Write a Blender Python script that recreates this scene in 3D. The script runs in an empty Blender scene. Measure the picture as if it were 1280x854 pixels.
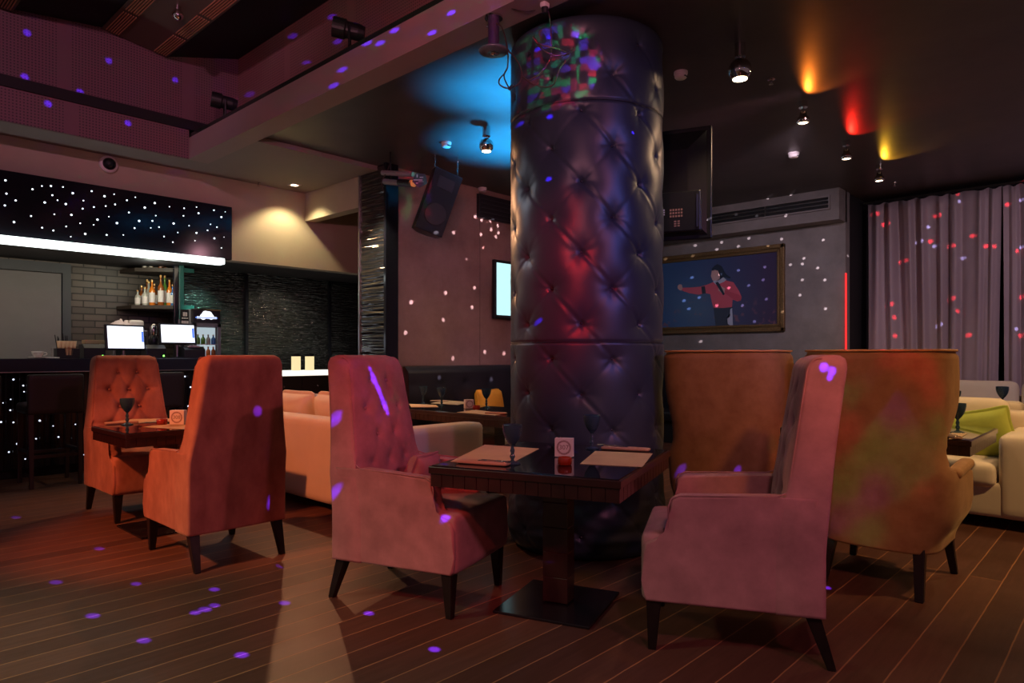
import bpy, bmesh, math, random
from mathutils import Vector, Matrix, noise
R = math.radians
PI = math.pi
random.seed(7)
S = bpy.context.scene
COL = S.collection

# ------------------------------------------------------------------ camera
H = 1.25
F = 848.0
YAW = R(43.0)
FW = Vector((math.cos(YAW), math.sin(YAW), 0))
RT = Vector((math.sin(YAW), -math.cos(YAW), 0))
cam = bpy.data.cameras.new('camera')
cam.sensor_width = 36.0
cam.lens = F / 1280 * 36
cam.shift_y = (445 - 427) / 1280
cam.clip_start = 0.05
co = bpy.data.objects.new('camera', cam)
co.location = (0, 0, H)
co.rotation_euler = (R(90), 0, YAW - R(90))
COL.objects.link(co)
S.camera = co

def ray(px, py):
    return FW + RT * ((px - 640) / F) + Vector((0, 0, -(py - 445) / F))
def at_z(px, py, z):
    d = ray(px, py); return Vector((0, 0, H)) + d * ((z - H) / d.z)
def at_x(px, py, x):
    d = ray(px, py); return Vector((0, 0, H)) + d * (x / d.x)
def at_y(px, py, y):
    d = ray(px, py); return Vector((0, 0, H)) + d * (y / d.y)
def at_d(px, py, dist):
    return Vector((0, 0, H)) + ray(px, py) * dist

# ------------------------------------------------------------------ materials
def new_mat(name):
    m = bpy.data.materials.new(name); m.use_nodes = True
    nt = m.node_tree; b = nt.nodes['Principled BSDF']
    return m, nt, b
def N(nt, t, **kw):
    n = nt.nodes.new(t)
    for k, v in kw.items(): setattr(n, k, v)
    return n
def L(nt, a, b): nt.links.new(a, b)
def mapping(nt, scale=(1, 1, 1), rot=(0, 0, 0), loc=(0, 0, 0), space='Object'):
    tc = N(nt, 'ShaderNodeTexCoord'); mp = N(nt, 'ShaderNodeMapping')
    mp.inputs['Scale'].default_value = scale; mp.inputs['Rotation'].default_value = rot; mp.inputs['Location'].default_value = loc
    L(nt, tc.outputs[space], mp.inputs['Vector']); return mp.outputs['Vector']
def c4(c): return (c[0], c[1], c[2], 1)
def mat(name, col, rough=.5, metal=0, spec=.5, emis=None, estr=0, var=0, vscale=6, bump=0, bscale=60,
        sheen=0, coat=0, coatr=.05, trans=0, ior=1.45, vstretch=(1, 1, 1), rvar=0, col2=None, sheencol=(1, 1, 1)):
    m, nt, b = new_mat(name)
    b.inputs['Base Color'].default_value = c4(col); b.inputs['Roughness'].default_value = rough
    b.inputs['Metallic'].default_value = metal; b.inputs['Specular IOR Level'].default_value = spec
    b.inputs['Sheen Weight'].default_value = sheen; b.inputs['Sheen Roughness'].default_value = .35
    b.inputs['Sheen Tint'].default_value = c4(sheencol)
    b.inputs['Coat Weight'].default_value = coat; b.inputs['Coat Roughness'].default_value = coatr
    b.inputs['Transmission Weight'].default_value = trans; b.inputs['IOR'].default_value = ior
    if emis: b.inputs['Emission Color'].default_value = c4(emis); b.inputs['Emission Strength'].default_value = estr
    if var or rvar or col2:
        v = mapping(nt, vstretch)
        no = N(nt, 'ShaderNodeTexNoise'); no.inputs['Scale'].default_value = vscale; no.inputs['Detail'].default_value = 6
        no.inputs['Roughness'].default_value = .6
        L(nt, v, no.inputs['Vector'])
        cr = N(nt, 'ShaderNodeValToRGB'); cr.color_ramp.elements[0].position = .3; cr.color_ramp.elements[1].position = .7
        a = col2 if col2 else tuple(x * (1 - var) for x in col)
        z = col if col2 else tuple(min(1, x * (1 + var)) for x in col)
        cr.color_ramp.elements[0].color = c4(a); cr.color_ramp.elements[1].color = c4(z)
        L(nt, no.outputs['Fac'], cr.inputs['Fac']); L(nt, cr.outputs['Color'], b.inputs['Base Color'])
        if rvar:
            mr = N(nt, 'ShaderNodeMapRange'); mr.inputs['To Min'].default_value = max(0, rough - rvar); mr.inputs['To Max'].default_value = rough + rvar
            L(nt, no.outputs['Fac'], mr.inputs['Value']); L(nt, mr.outputs['Result'], b.inputs['Roughness'])
    if bump:
        v = mapping(nt)
        no = N(nt, 'ShaderNodeTexNoise'); no.inputs['Scale'].default_value = bscale; no.inputs['Detail'].default_value = 4
        L(nt, v, no.inputs['Vector'])
        bp = N(nt, 'ShaderNodeBump'); bp.inputs['Strength'].default_value = bump; bp.inputs['Distance'].default_value = .01
        L(nt, no.outputs['Fac'], bp.inputs['Height']); L(nt, bp.outputs['Normal'], b.inputs['Normal'])
    return m
def emat(name, col, s):
    m, nt, b = new_mat(name)
    b.inputs['Base Color'].default_value = (.02, .02, .02, 1)
    b.inputs['Emission Color'].default_value = c4(col); b.inputs['Emission Strength'].default_value = s
    return m

M = {}
M['velvet'] = mat('rose_velvet', (.40, .19, .19), .8, spec=.2, var=.22, vscale=7, sheen=.15, bump=.12, bscale=500, sheencol=(1, .75, .75))
M['velvet_orange_lit'] = mat('crushed_velvet_orange_lit', (.50, .19, .13), .75, spec=.25, col2=(.30, .10, .07), vscale=8, sheen=.2, bump=.12, bscale=400, vstretch=(1, 1, .6), sheencol=(1, .7, .5))  # crushed nap patches; the orange stage light is put into the base colour
M['gold_velvet'] = mat('ochre_velvet', (.36, .20, .09), .75, spec=.25, col2=(.25, .13, .055), vscale=10, sheen=.2, bump=.12, bscale=500, sheencol=(1, .75, .45))
M['gold_pipe'] = mat('ochre_piping', (.55, .28, .10), .6)
M['leg'] = mat('dark_wood_leg', (.012, .007, .006), .35, var=.3, vscale=20)
M['leather'] = mat('slate_leatherette', (.034, .047, .064), .38, spec=.55, bump=.05, bscale=300)
M['seam'] = mat('seam_thread', (.03, .03, .04), .5)
M['button'] = mat('covered_button', (.02, .018, .03), .35)
M['black_leather'] = mat('black_leatherette', (.012, .012, .017), .4)
M['wood_top'] = mat('dark_table_wood', (.030, .008, .007), .28, var=.3, vscale=14, vstretch=(1, 8, 1), coat=.4)
M['glass_top'] = mat('black_table_glass', (.006, .005, .008), .04, spec=.8)
M['steel_plate'] = mat('dark_base_plate', (.012, .008, .010), .22, spec=.6)
M['paper'] = mat('kraft_paper', (.50, .33, .19), .8, var=.08)
M['napkin'] = mat('kraft_napkin', (.42, .24, .16), .85, var=.1)
M['card'] = mat('white_card', (.75, .62, .60), .45)
M['ink'] = mat('brown_ink', (.22, .10, .10), .6)
M['acrylic'] = mat('clear_acrylic', (.9, .9, .9), .05, trans=.9, ior=1.3)
M['red_glass'] = mat('red_glass', (.45, .03, .01), .12, spec=.8, trans=.4, emis=(.8, .05, .01), estr=.012)
M['chrome'] = mat('chrome', (.75, .72, .70), .08, metal=1)
M['brushed'] = mat('brushed_steel', (.45, .44, .43), .3, metal=1)
M['black_metal'] = mat('black_metal', (.012, .012, .013), .4, spec=.4)
M['black_plastic'] = mat('black_plastic', (.015, .015, .018), .35)
M['white_plastic'] = mat('white_plastic', (.72, .66, .66), .45)
M['grey_plastic'] = mat('grey_plastic', (.25, .25, .27), .45)
M['cream'] = mat('cream_sofa', (.62, .50, .40), .8, var=.06, vscale=3, sheen=.15, bump=.08, bscale=300)
M['cream2'] = mat('white_sofa', (.72, .60, .47), .8, var=.05, vscale=3, sheen=.15, bump=.08, bscale=300)
M['piping'] = mat('cream_piping', (.5, .4, .33), .7)
M['lime'] = mat('lime_fabric', (.42, .48, .08), .8, var=.1)
M['orange'] = mat('orange_fabric', (.80, .30, .02), .7, var=.1)
M['curtain'] = mat('mauve_satin', (.42, .32, .36), .48, spec=.5, var=.05, vscale=2, sheen=.3, bump=.06, bscale=200)
M['dark_curtain'] = mat('dark_blackout', (.012, .009, .012), .8)
M['gilt'] = mat('gilt_frame', (.30, .19, .08), .45, metal=.6, col2=(.12, .07, .03), vscale=90, bump=.5, bscale=160)
M['beige_wall'] = mat('beige_plaster', (.42, .36, .27), .75, var=.05, vscale=2)
M['grey_soffit'] = mat('grey_plaster', (.27, .23, .22), .7, var=.04, vscale=2)
M['brown_wall'] = None
M['dark_ceiling'] = mat('dark_satin_ceiling', (.075, .062, .064), .40, spec=.4, var=.15, vscale=3, bump=.05, bscale=14)
M['black'] = mat('flat_black', (.006, .006, .007), .7)
M['near_black'] = mat('dark_paint', (.02, .017, .02), .5)
M['dark_glossy'] = mat('dark_gloss_trim', (.01, .011, .016), .12)
M['stool'] = mat('dark_brown_leather', (.022, .012, .012), .45)
M['stoolwood'] = mat('dark_brown_wood', (.03, .013, .012), .4)
M['bar_top'] = mat('navy_bar_top', (.012, .014, .03), .2)
M['bar_front'] = mat('black_bar_front', (.006, .006, .008), .2)
M['dot'] = emat('backlit_hole', (.80, .92, 1.0), 2.6)
M['dotblue'] = emat('backlit_hole_blue', (.72, .80, 1.0), 1.8)
M['strip'] = emat('bar_light_strip', (.90, 1.0, .97), 3.0)
M['screen'] = emat('lit_screen', (.86, .90, 1.0), 1.6)
M['tvscreen'] = emat('lit_tv_screen', (.55, .95, 1.0), 1.1)
M['lamp'] = emat('warm_lamp', (1.0, .78, .50), 14)
M['lamp2'] = emat('warm_lamp_soft', (1.0, .85, .60), 5)
M['candle'] = emat('glowing_candle', (1.0, .80, .42), 1.0)
M['lit_top'] = emat('lit_counter_top', (1.0, .93, .80), 1.4)
M['redled'] = emat('red_led', (1.0, .02, .02), 1.6)
M['greenled'] = emat('green_led', (.2, 1.0, .1), 5)
M['blueled'] = emat('blue_led', (.1, .25, 1.0), 1)
M['goblet'] = mat('smoke_blue_glass', (.06, .13, .19), .08, trans=.6, ior=1.45, spec=1)
M['cable'] = mat('cable_rubber', (.05, .025, .025), .45)
M['greenpost'] = mat('teal_glass_post', (.03, .12, .11), .15)
M['shelf'] = mat('dark_shelf_wood', (.06, .045, .035), .5)
M['amber'] = mat('amber_bottle', (.35, .10, .02), .08, spec=.8)
M['clearb'] = mat('clear_bottle', (.55, .55, .45), .06, spec=.8)
M['greenb'] = mat('green_bottle', (.15, .35, .06), .08, spec=.8)
M['blueb'] = mat('blue_bottle', (.05, .2, .5), .1, spec=.8)
M['orangeb'] = mat('orange_bottle', (.8, .22, .02), .1, spec=.8)
M['label'] = mat('bottle_label', (.9, .86, .78), .6)
M['cap'] = mat('bottle_cap', (.5, .3, .1), .3, metal=.5)
M['olive'] = mat('olive_cabinet', (.045, .042, .030), .4)
M['porcelain'] = mat('white_porcelain', (.75, .68, .62), .25)
M['straw_cup'] = mat('peach_cups', (.85, .50, .28), .6)
M['ledge_green'] = mat('dark_green_glass_edge', (.02, .028, .022), .2)
M['tan_panel'] = mat('tan_ceiling_panel', (.12, .085, .065), .6)
M['slat'] = mat('orange_brown_slat', (.50, .24, .13), .5)
M['door'] = mat('grey_door', (.20, .19, .19), .5, var=.04)
M['doorframe'] = mat('slate_door_frame', (.07, .08, .09), .45)
M['blue_label'] = mat('navy_label', (.03, .03, .09), .5)
M['whiteink'] = mat('lavender_ink', (.55, .5, .75), .6)
M['amberglass'] = mat('amber_lens', (.8, .25, .08), .2, emis=(1, .35, .12), estr=.25)

def wall_mat(name, c1, c2, sc=2.5, rough=.55):
    m, nt, b = new_mat(name)
    v = mapping(nt)
    n1 = N(nt, 'ShaderNodeTexNoise'); n1.inputs['Scale'].default_value = sc; n1.inputs['Detail'].default_value = 8; n1.inputs['Roughness'].default_value = .65
    L(nt, v, n1.inputs['Vector'])
    cr = N(nt, 'ShaderNodeValToRGB'); cr.color_ramp.elements[0].position = .3; cr.color_ramp.elements[1].position = .72
    cr.color_ramp.elements[0].color = c4(c1); cr.color_ramp.elements[1].color = c4(c2)
    L(nt, n1.outputs['Fac'], cr.inputs['Fac'])
    L(nt, cr.outputs['Color'], b.inputs['Base Color'])
    n2 = N(nt, 'ShaderNodeTexNoise'); n2.inputs['Scale'].default_value = 14; n2.inputs['Detail'].default_value = 6
    L(nt, v, n2.inputs['Vector'])
    bp = N(nt, 'ShaderNodeBump'); bp.inputs['Strength'].default_value = .15; bp.inputs['Distance'].default_value = .01
    L(nt, n2.outputs['Fac'], bp.inputs['Height']); L(nt, bp.outputs['Normal'], b.inputs['Normal'])
    b.inputs['Roughness'].default_value = rough
    return m
M['brown_wall'] = wall_mat('rust_decor_plaster', (.20, .11, .085), (.33, .20, .16))
M['grey_wall'] = wall_mat('grey_decor_plaster', (.17, .15, .145), (.28, .25, .24))

def floor_mat():
    m, nt, b = new_mat('dark_plank_floor')
    tc = N(nt, 'ShaderNodeTexCoord')
    # wobble the joints slightly
    nz = N(nt, 'ShaderNodeTexNoise'); nz.inputs['Scale'].default_value = 9; nz.inputs['Detail'].default_value = 3
    L(nt, tc.outputs['Object'], nz.inputs['Vector'])
    sub = N(nt, 'ShaderNodeVectorMath', operation='SUBTRACT'); sub.inputs[1].default_value = (.5, .5, .5)
    L(nt, nz.outputs['Color'], sub.inputs[0])
    sc = N(nt, 'ShaderNodeVectorMath', operation='SCALE'); sc.inputs['Scale'].default_value = .006
    L(nt, sub.outputs[0], sc.inputs[0])
    ad = N(nt, 'ShaderNodeVectorMath', operation='ADD'); L(nt, tc.outputs['Object'], ad.inputs[0]); L(nt, sc.outputs[0], ad.inputs[1])
    mp = N(nt, 'ShaderNodeMapping'); mp.inputs['Location'].default_value = (0, .0495, 0); L(nt, ad.outputs[0], mp.inputs['Vector'])
    br = N(nt, 'ShaderNodeTexBrick'); br.offset = .37; br.inputs['Scale'].default_value = 1
    br.inputs['Brick Width'].default_value = 7.3; br.inputs['Row Height'].default_value = .156
    br.inputs['Mortar Size'].default_value = .0035; br.inputs['Mortar Smooth'].default_value = .35
    br.inputs['Color1'].default_value = (.082, .034, .024, 1); br.inputs['Color2'].default_value = (.125, .052, .036, 1)
    br.inputs['Mortar'].default_value = (.34, .15, .07, 1)
    L(nt, mp.outputs[0], br.inputs['Vector'])
    mp2 = N(nt, 'ShaderNodeMapping'); mp2.inputs['Scale'].default_value = (1.2, 14, 1); L(nt, tc.outputs['Object'], mp2.inputs['Vector'])
    n1 = N(nt, 'ShaderNodeTexNoise'); n1.inputs['Scale'].default_value = 2.2; n1.inputs['Detail'].default_value = 8; n1.inputs['Roughness'].default_value = .7
    L(nt, mp2.outputs[0], n1.inputs['Vector'])
    mr = N(nt, 'ShaderNodeMapRange'); mr.inputs['To Min'].default_value = .55; mr.inputs['To Max'].default_value = 1.5
    L(nt, n1.outputs['Fac'], mr.inputs['Value'])
    mx = N(nt, 'ShaderNodeVectorMath', operation='SCALE')
    L(nt, br.outputs['Color'], mx.inputs[0]); L(nt, mr.outputs[0], mx.inputs['Scale'])
    L(nt, mx.outputs[0], b.inputs['Base Color'])
    # wear
    n3 = N(nt, 'ShaderNodeTexNoise'); n3.inputs['Scale'].default_value = 3.5; n3.inputs['Detail'].default_value = 7
    L(nt, tc.outputs['Object'], n3.inputs['Vector'])
    mr2 = N(nt, 'ShaderNodeMapRange'); mr2.inputs['To Min'].default_value = .28; mr2.inputs['To Max'].default_value = .55
    L(nt, n3.outputs['Fac'], mr2.inputs['Value']); L(nt, mr2.outputs[0], b.inputs['Roughness'])
    bp = N(nt, 'ShaderNodeBump'); bp.inputs['Strength'].default_value = .35; bp.inputs['Distance'].default_value = .004; bp.invert = True
    L(nt, br.outputs['Fac'], bp.inputs['Height'])
    bp2 = N(nt, 'ShaderNodeBump'); bp2.inputs['Strength'].default_value = .12; bp2.inputs['Distance'].default_value = .005
    L(nt, n1.outputs['Fac'], bp2.inputs['Height']); L(nt, bp.outputs['Normal'], bp2.inputs['Normal'])
    L(nt, bp2.outputs['Normal'], b.inputs['Normal'])
    b.inputs['Specular IOR Level'].default_value = .14
    return m
M['floor'] = floor_mat()

def perforated(name, axis, base=(.17, .085, .10), hole=(.05, .026, .032), pitch=.027, panel=1.15, margin=.10):
    """acoustic panel: a regular grid of round holes broken by blank margins every panel width"""
    m, nt, b = new_mat(name)
    tc = N(nt, 'ShaderNodeTexCoord'); sp = N(nt, 'ShaderNodeSeparateXYZ'); L(nt, tc.outputs['Object'], sp.inputs[0])
    h = sp.outputs[axis]; z = sp.outputs['Z']
    def math_(op, a, bb, c=None):
        n = N(nt, 'ShaderNodeMath', operation=op)
        for i, q in enumerate((a, bb, c)):
            if q is None: continue
            if isinstance(q, (int, float)): n.inputs[i].default_value = q
            else: L(nt, q, n.inputs[i])
        return n.outputs[0]
    fh = math_('SUBTRACT', math_('FRACT', math_('MULTIPLY', math_('ADD', h, 50), 1 / pitch), None), .5)
    fz = math_('SUBTRACT', math_('FRACT', math_('MULTIPLY', z, 1 / pitch), None), .5)
    dist = math_('SQRT', math_('ADD', math_('MULTIPLY', fh, fh), math_('MULTIPLY', fz, fz)), None)
    ho = math_('LESS_THAN', dist, .24)
    pm = math_('FRACT', math_('MULTIPLY', math_('ADD', h, 50), 1 / panel), None)
    ok = math_('MULTIPLY', math_('GREATER_THAN', pm, margin), ho)
    mx = N(nt, 'ShaderNodeMix', data_type='RGBA'); mx.inputs[6].default_value = c4(base); mx.inputs[7].default_value = c4(hole)
    L(nt, ok, mx.inputs[0]); L(nt, mx.outputs[2], b.inputs['Base Color']); b.inputs['Roughness'].default_value = .6
    return m
M['perf_x'] = perforated('perforated_panel_x', 'X')
M['perf_y'] = perforated('perforated_panel_y', 'Y', base=(.26, .13, .12), hole=(.09, .045, .04))

def brick_mat():
    m, nt, b = new_mat('painted_brick')
    tc = N(nt, 'ShaderNodeTexCoord'); mp = N(nt, 'ShaderNodeMapping'); mp.inputs['Rotation'].default_value = (R(90), 0, 0)
    L(nt, tc.outputs['Object'], mp.inputs[0])
    br = N(nt, 'ShaderNodeTexBrick'); br.inputs['Scale'].default_value = 1; br.inputs['Brick Width'].default_value = .26
    br.inputs['Row Height'].default_value = .085; br.inputs['Mortar Size'].default_value = .008; br.inputs['Mortar Smooth'].default_value = .3
    br.inputs['Color1'].default_value = (.095, .078, .062, 1); br.inputs['Color2'].default_value = (.15, .12, .095, 1); br.inputs['Mortar'].default_value = (.04, .034, .028, 1)
    L(nt, mp.outputs[0], br.inputs['Vector']); L(nt, br.outputs['Color'], b.inputs['Base Color'])
    bp = N(nt, 'ShaderNodeBump'); bp.invert = True; bp.inputs['Strength'].default_value = 1; bp.inputs['Distance'].default_value = .012
    L(nt, br.outputs['Fac'], bp.inputs['Height']); L(nt, bp.outputs['Normal'], b.inputs['Normal'])
    b.inputs['Roughness'].default_value = .45
    return m
M['brick'] = brick_mat()
def ripple_mat():
    m, nt, b = new_mat('rippled_black_panel')
    v = mapping(nt, (1.6, 1.6, 26))
    no = N(nt, 'ShaderNodeTexNoise'); no.inputs['Scale'].default_value = 2.2; no.inputs['Detail'].default_value = 2
    L(nt, v, no.inputs['Vector'])
    bp = N(nt, 'ShaderNodeBump'); bp.inputs['Strength'].default_value = 1; bp.inputs['Distance'].default_value = .06
    L(nt, no.outputs['Fac'], bp.inputs['Height']); L(nt, bp.outputs['Normal'], b.inputs['Normal'])
    b.inputs['Base Color'].default_value = (.012, .013, .014, 1); b.inputs['Roughness'].default_value = .11
    b.inputs['Specular IOR Level'].default_value = .8
    return m
M['ripple'] = ripple_mat()
M['ripple_solid'] = mat('rippled_black_gloss', (.02, .019, .018), .14, spec=1)

# ------------------------------------------------------------------ mesh helpers
def link(name, bm, m, parent=None, smooth=False, wn=False, loc=None, rot=None):
    me = bpy.data.meshes.new(name)
    bmesh.ops.recalc_face_normals(bm, faces=bm.faces)
    bm.to_mesh(me); bm.free()
    for mm in (m if isinstance(m, (list, tuple)) else [m]): me.materials.append(mm)
    if smooth:
        for p in me.polygons: p.use_smooth = True
    o = bpy.data.objects.new(name, me); COL.objects.link(o)
    if parent: o.parent = parent
    if loc is not None: o.location = loc
    if rot is not None: o.rotation_euler = rot
    if wn:
        md = o.modifiers.new('wn', 'WEIGHTED_NORMAL'); md.keep_sharp = True; md.weight = 80
    return o
def tag(o, label=None, cat=None, group=None, kind=None):
    if label: o['label'] = label
    if cat: o['category'] = cat
    if group: o['group'] = group
    if kind: o['kind'] = kind
    return o
def empty(name, loc=(0, 0, 0), rz=0, label=None, cat=None, group=None):
    o = bpy.data.objects.new(name, None); COL.objects.link(o); o.empty_display_size = .1
    o.location = loc; o.rotation_euler = (0, 0, rz)
    return tag(o, label, cat, group)
def struct(name, bm, m, **kw):
    o = link(name, bm, m, **kw)
    if o.parent is None: o['kind'] = 'structure'
    return o
def kids(o): return [c for c in o.children]
def dup(o, loc=None, rz=None, label=None, parent=None):
    src = kids(o)
    c = o.copy(); COL.objects.link(c)
    if parent is not None: c.parent = parent
    if loc is not None: c.location = loc
    if rz is not None: c.rotation_euler = (0, 0, rz)
    if label: c['label'] = label
    for ch in src: dup(ch, parent=c)
    return c
def B(): return bmesh.new()
def box(bm, x0, x1, y0, y1, z0, z1, bev=0, seg=2, mtx=None):
    t = bmesh.new()
    bmesh.ops.create_cube(t, size=1)
    for v in t.verts:
        v.co = Vector(((x0 + x1) / 2 + v.co.x * (x1 - x0), (y0 + y1) / 2 + v.co.y * (y1 - y0), (z0 + z1) / 2 + v.co.z * (z1 - z0)))
    if bev: bmesh.ops.bevel(t, geom=t.edges[:], offset=bev, segments=seg, profile=.5, affect='EDGES')
    merge(bm, t, mtx); return bm
def merge(bm, t, mtx=None):
    me = bpy.data.meshes.new('tmp')
    if mtx is not None: t.transform(mtx)
    t.to_mesh(me); t.free(); bm.from_mesh(me); bpy.data.meshes.remove(me)
def cyl(bm, p0, p1, r0, r1=None, seg=20, caps=True):
    p0 = Vector(p0); p1 = Vector(p1); r1 = r0 if r1 is None else r1
    d = p1 - p0; q = d.to_track_quat('Z', 'Y').to_matrix()
    a = []; b = []
    for i in range(seg):
        t = 2 * PI * i / seg; c = Vector((math.cos(t), math.sin(t), 0))
        a.append(bm.verts.new(p0 + q @ (c * r0))); b.append(bm.verts.new(p1 + q @ (c * r1)))
    for i in range(seg):
        j = (i + 1) % seg; bm.faces.new((a[i], a[j], b[j], b[i]))
    if caps: bm.faces.new(a[::-1]); bm.faces.new(b)
    return bm
def tube(bm, pts, r, seg=8, closed=False):
    pts = [Vector(p) for p in pts]; rings = []; n = len(pts)
    up = None
    for i, p in enumerate(pts):
        a = pts[(i - 1) % n] if (closed or i > 0) else p; b = pts[(i + 1) % n] if (closed or i < n - 1) else p
        d = (b - a).normalized()
        if up is None: up = d.orthogonal().normalized()
        up = (up - d * up.dot(d)).normalized(); s = d.cross(up)
        rings.append([bm.verts.new(p + (up * math.cos(2 * PI * k / seg) + s * math.sin(2 * PI * k / seg)) * r) for k in range(seg)])
    for i in range(n if closed else n - 1):
        A = rings[i]; Bq = rings[(i + 1) % n]
        for k in range(seg):
            l = (k + 1) % seg; bm.faces.new((A[k], A[l], Bq[l], Bq[k]))
    if not closed: bm.faces.new(rings[0][::-1]); bm.faces.new(rings[-1])
    return bm
def smooth_path(pts, n=8):
    pts = [Vector(p) for p in pts]; out = []
    P = [pts[0]] + pts + [pts[-1]]
    for i in range(1, len(P) - 2):
        for k in range(n):
            t = k / n; a, b, c, d = P[i - 1], P[i], P[i + 1], P[i + 2]
            out.append(.5 * ((2 * b) + (-a + c) * t + (2 * a - 5 * b + 4 * c - d) * t * t + (-a + 3 * b - 3 * c + d) * t ** 3))
    out.append(pts[-1]); return out
def lathe(bm, prof, seg=24, center=(0, 0, 0), ripple=None):
    c = Vector(center); rings = []
    for r, z in prof:
        if r < 1e-5: rings.append([bm.verts.new(c + Vector((0, 0, z)))])
        else: rings.append([bm.verts.new(c + Vector((r * math.cos(2 * PI * k / seg), r * math.sin(2 * PI * k / seg), z))) for k in range(seg)])
    for A, Bq in zip(rings, rings[1:]):
        for k in range(seg):
            l = (k + 1) % seg
            if len(A) == 1 and len(Bq) == 1: continue
            if len(A) == 1: bm.faces.new((A[0], Bq[l], Bq[k]))
            elif len(Bq) == 1: bm.faces.new((A[k], A[l], Bq[0]))
            else: bm.faces.new((A[k], A[l], Bq[l], Bq[k]))
    return bm
def prism(bm, poly, h0, h1, axis='v', bev=0, seg=3):
    """extrude polygon; axis 'z': poly in xy; 'y': poly in xz; 'x': poly in yz"""
    t = bmesh.new()
    def mk(a, b, h):
        return {'z': (a, b, h), 'y': (a, h, b), 'x': (h, a, b)}[axis]
    A = [t.verts.new(mk(a, b, h0)) for a, b in poly]; C = [t.verts.new(mk(a, b, h1)) for a, b in poly]
    n = len(poly)
    for i in range(n):
        j = (i + 1) % n; t.faces.new((A[i], A[j], C[j], C[i]))
    t.faces.new(A[::-1]); t.faces.new(C)
    if bev:
        e = [e for e in t.edges if (e.verts[0] in A) == (e.verts[1] in A)]
        bmesh.ops.bevel(t, geom=e, offset=bev, segments=seg, profile=.5, affect='EDGES', clamp_overlap=True)
    merge(bm, t); return bm
def quad(bm, *ps):
    vs = [bm.verts.new(p) for p in ps]; bm.faces.new(vs); return bm
def loft(bm, rings, cap0=True, cap1=True):
    vr = [[bm.verts.new(p) for p in r] for r in rings]
    n = len(vr[0])
    for A, C in zip(vr, vr[1:]):
        for k in range(n):
            l = (k + 1) % n; bm.faces.new((A[k], A[l], C[l], C[k]))
    if cap0: bm.faces.new(vr[0][::-1])
    if cap1: bm.faces.new(vr[-1])
    return bm
def softbox(bm, sx, sy, sz, r=.04, puff=.0, n=10, mtx=None, pinch=0, puffside=0):
    """cushion: rounded box centred at the origin, swollen faces"""
    t = bmesh.new(); bmesh.ops.create_cube(t, size=2)
    bmesh.ops.subdivide_edges(t, edges=t.edges[:], cuts=n, use_grid_fill=True)
    hx, hy, hz = sx / 2, sy / 2, sz / 2; r = min(r, hx, hy, hz)
    for v in t.verts:
        x, y, z = v.co
        # pull grid lines toward the rim so that the round edge has points
        f = lambda a: math.copysign(1 - (1 - abs(a)) ** 1.6, a) if abs(a) < 1 else a
        x, y, z = f(x), f(y), f(z)
        p = Vector((x * hx, y * hy, z * hz))
        q = Vector((max(-hx + r, min(hx - r, p.x)), max(-hy + r, min(hy - r, p.y)), max(-hz + r, min(hz - r, p.z))))
        d = p - q
        if d.length > 1e-9:
            m = max(abs(x), abs(y), abs(z))
            d = d.normalized() * r; p = q + d
        wx = (1 - x * x); wy = (1 - y * y); wz = 1 - z * z
        p.z += math.copysign(1, z) * puff * max(0, wx) ** .7 * max(0, wy) ** .7 * abs(z)
        if puffside: p.x += x * puffside * wz * wy; p.y += y * puffside * wz * wx
        if pinch:
            cc = (abs(x) * abs(y)) ** 3; s = 1 - pinch * (1 - cc) * (max(abs(x), abs(y)) ** 4)
            p.x *= s; p.y *= s; p.z *= (1 - .8 * max(abs(x), abs(y)) ** 5)
        v.co = p
    merge(bm, t, mtx); return bm
def TR(x=0, y=0, z=0, rx=0, ry=0, rz=0):
    return Matrix.Translation((x, y, z)) @ Matrix.Rotation(rz, 4, 'Z') @ Matrix.Rotation(ry, 4, 'Y') @ Matrix.Rotation(rx, 4, 'X')
def text_mesh(name, s, size, m, parent, mtx, thick=.0006, align='CENTER'):
    cu = bpy.data.curves.new('t', 'FONT'); cu.body = s; cu.size = size; cu.align_x = align; cu.align_y = 'CENTER'; cu.extrude = thick; cu.resolution_u = 3
    to = bpy.data.objects.new('t', cu); COL.objects.link(to)
    dg = bpy.context.evaluated_depsgraph_get()
    me = bpy.data.meshes.new_from_object(to.evaluated_get(dg)); me.transform(mtx)
    bpy.data.objects.remove(to); bpy.data.curves.remove(cu)
    me.name = name; me.materials.clear(); me.materials.append(m)
    o = bpy.data.objects.new(name, me); COL.objects.link(o); o.parent = parent
    return o
def segdist(p, a, b):
    ab = (b[0] - a[0], b[1] - a[1]); L2 = ab[0] ** 2 + ab[1] ** 2
    t = max(0, min(1, ((p[0] - a[0]) * ab[0] + (p[1] - a[1]) * ab[1]) / L2))
    return math.hypot(p[0] - a[0] - t * ab[0], p[1] - a[1] - t * ab[1])
# ================================================================== ROOM SHELL
ZS, ZC = 3.30, 3.35
struct('floor', box(B(), -3, 11, -3.5, 10.4, -.08, 0), M['floor'])
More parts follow.
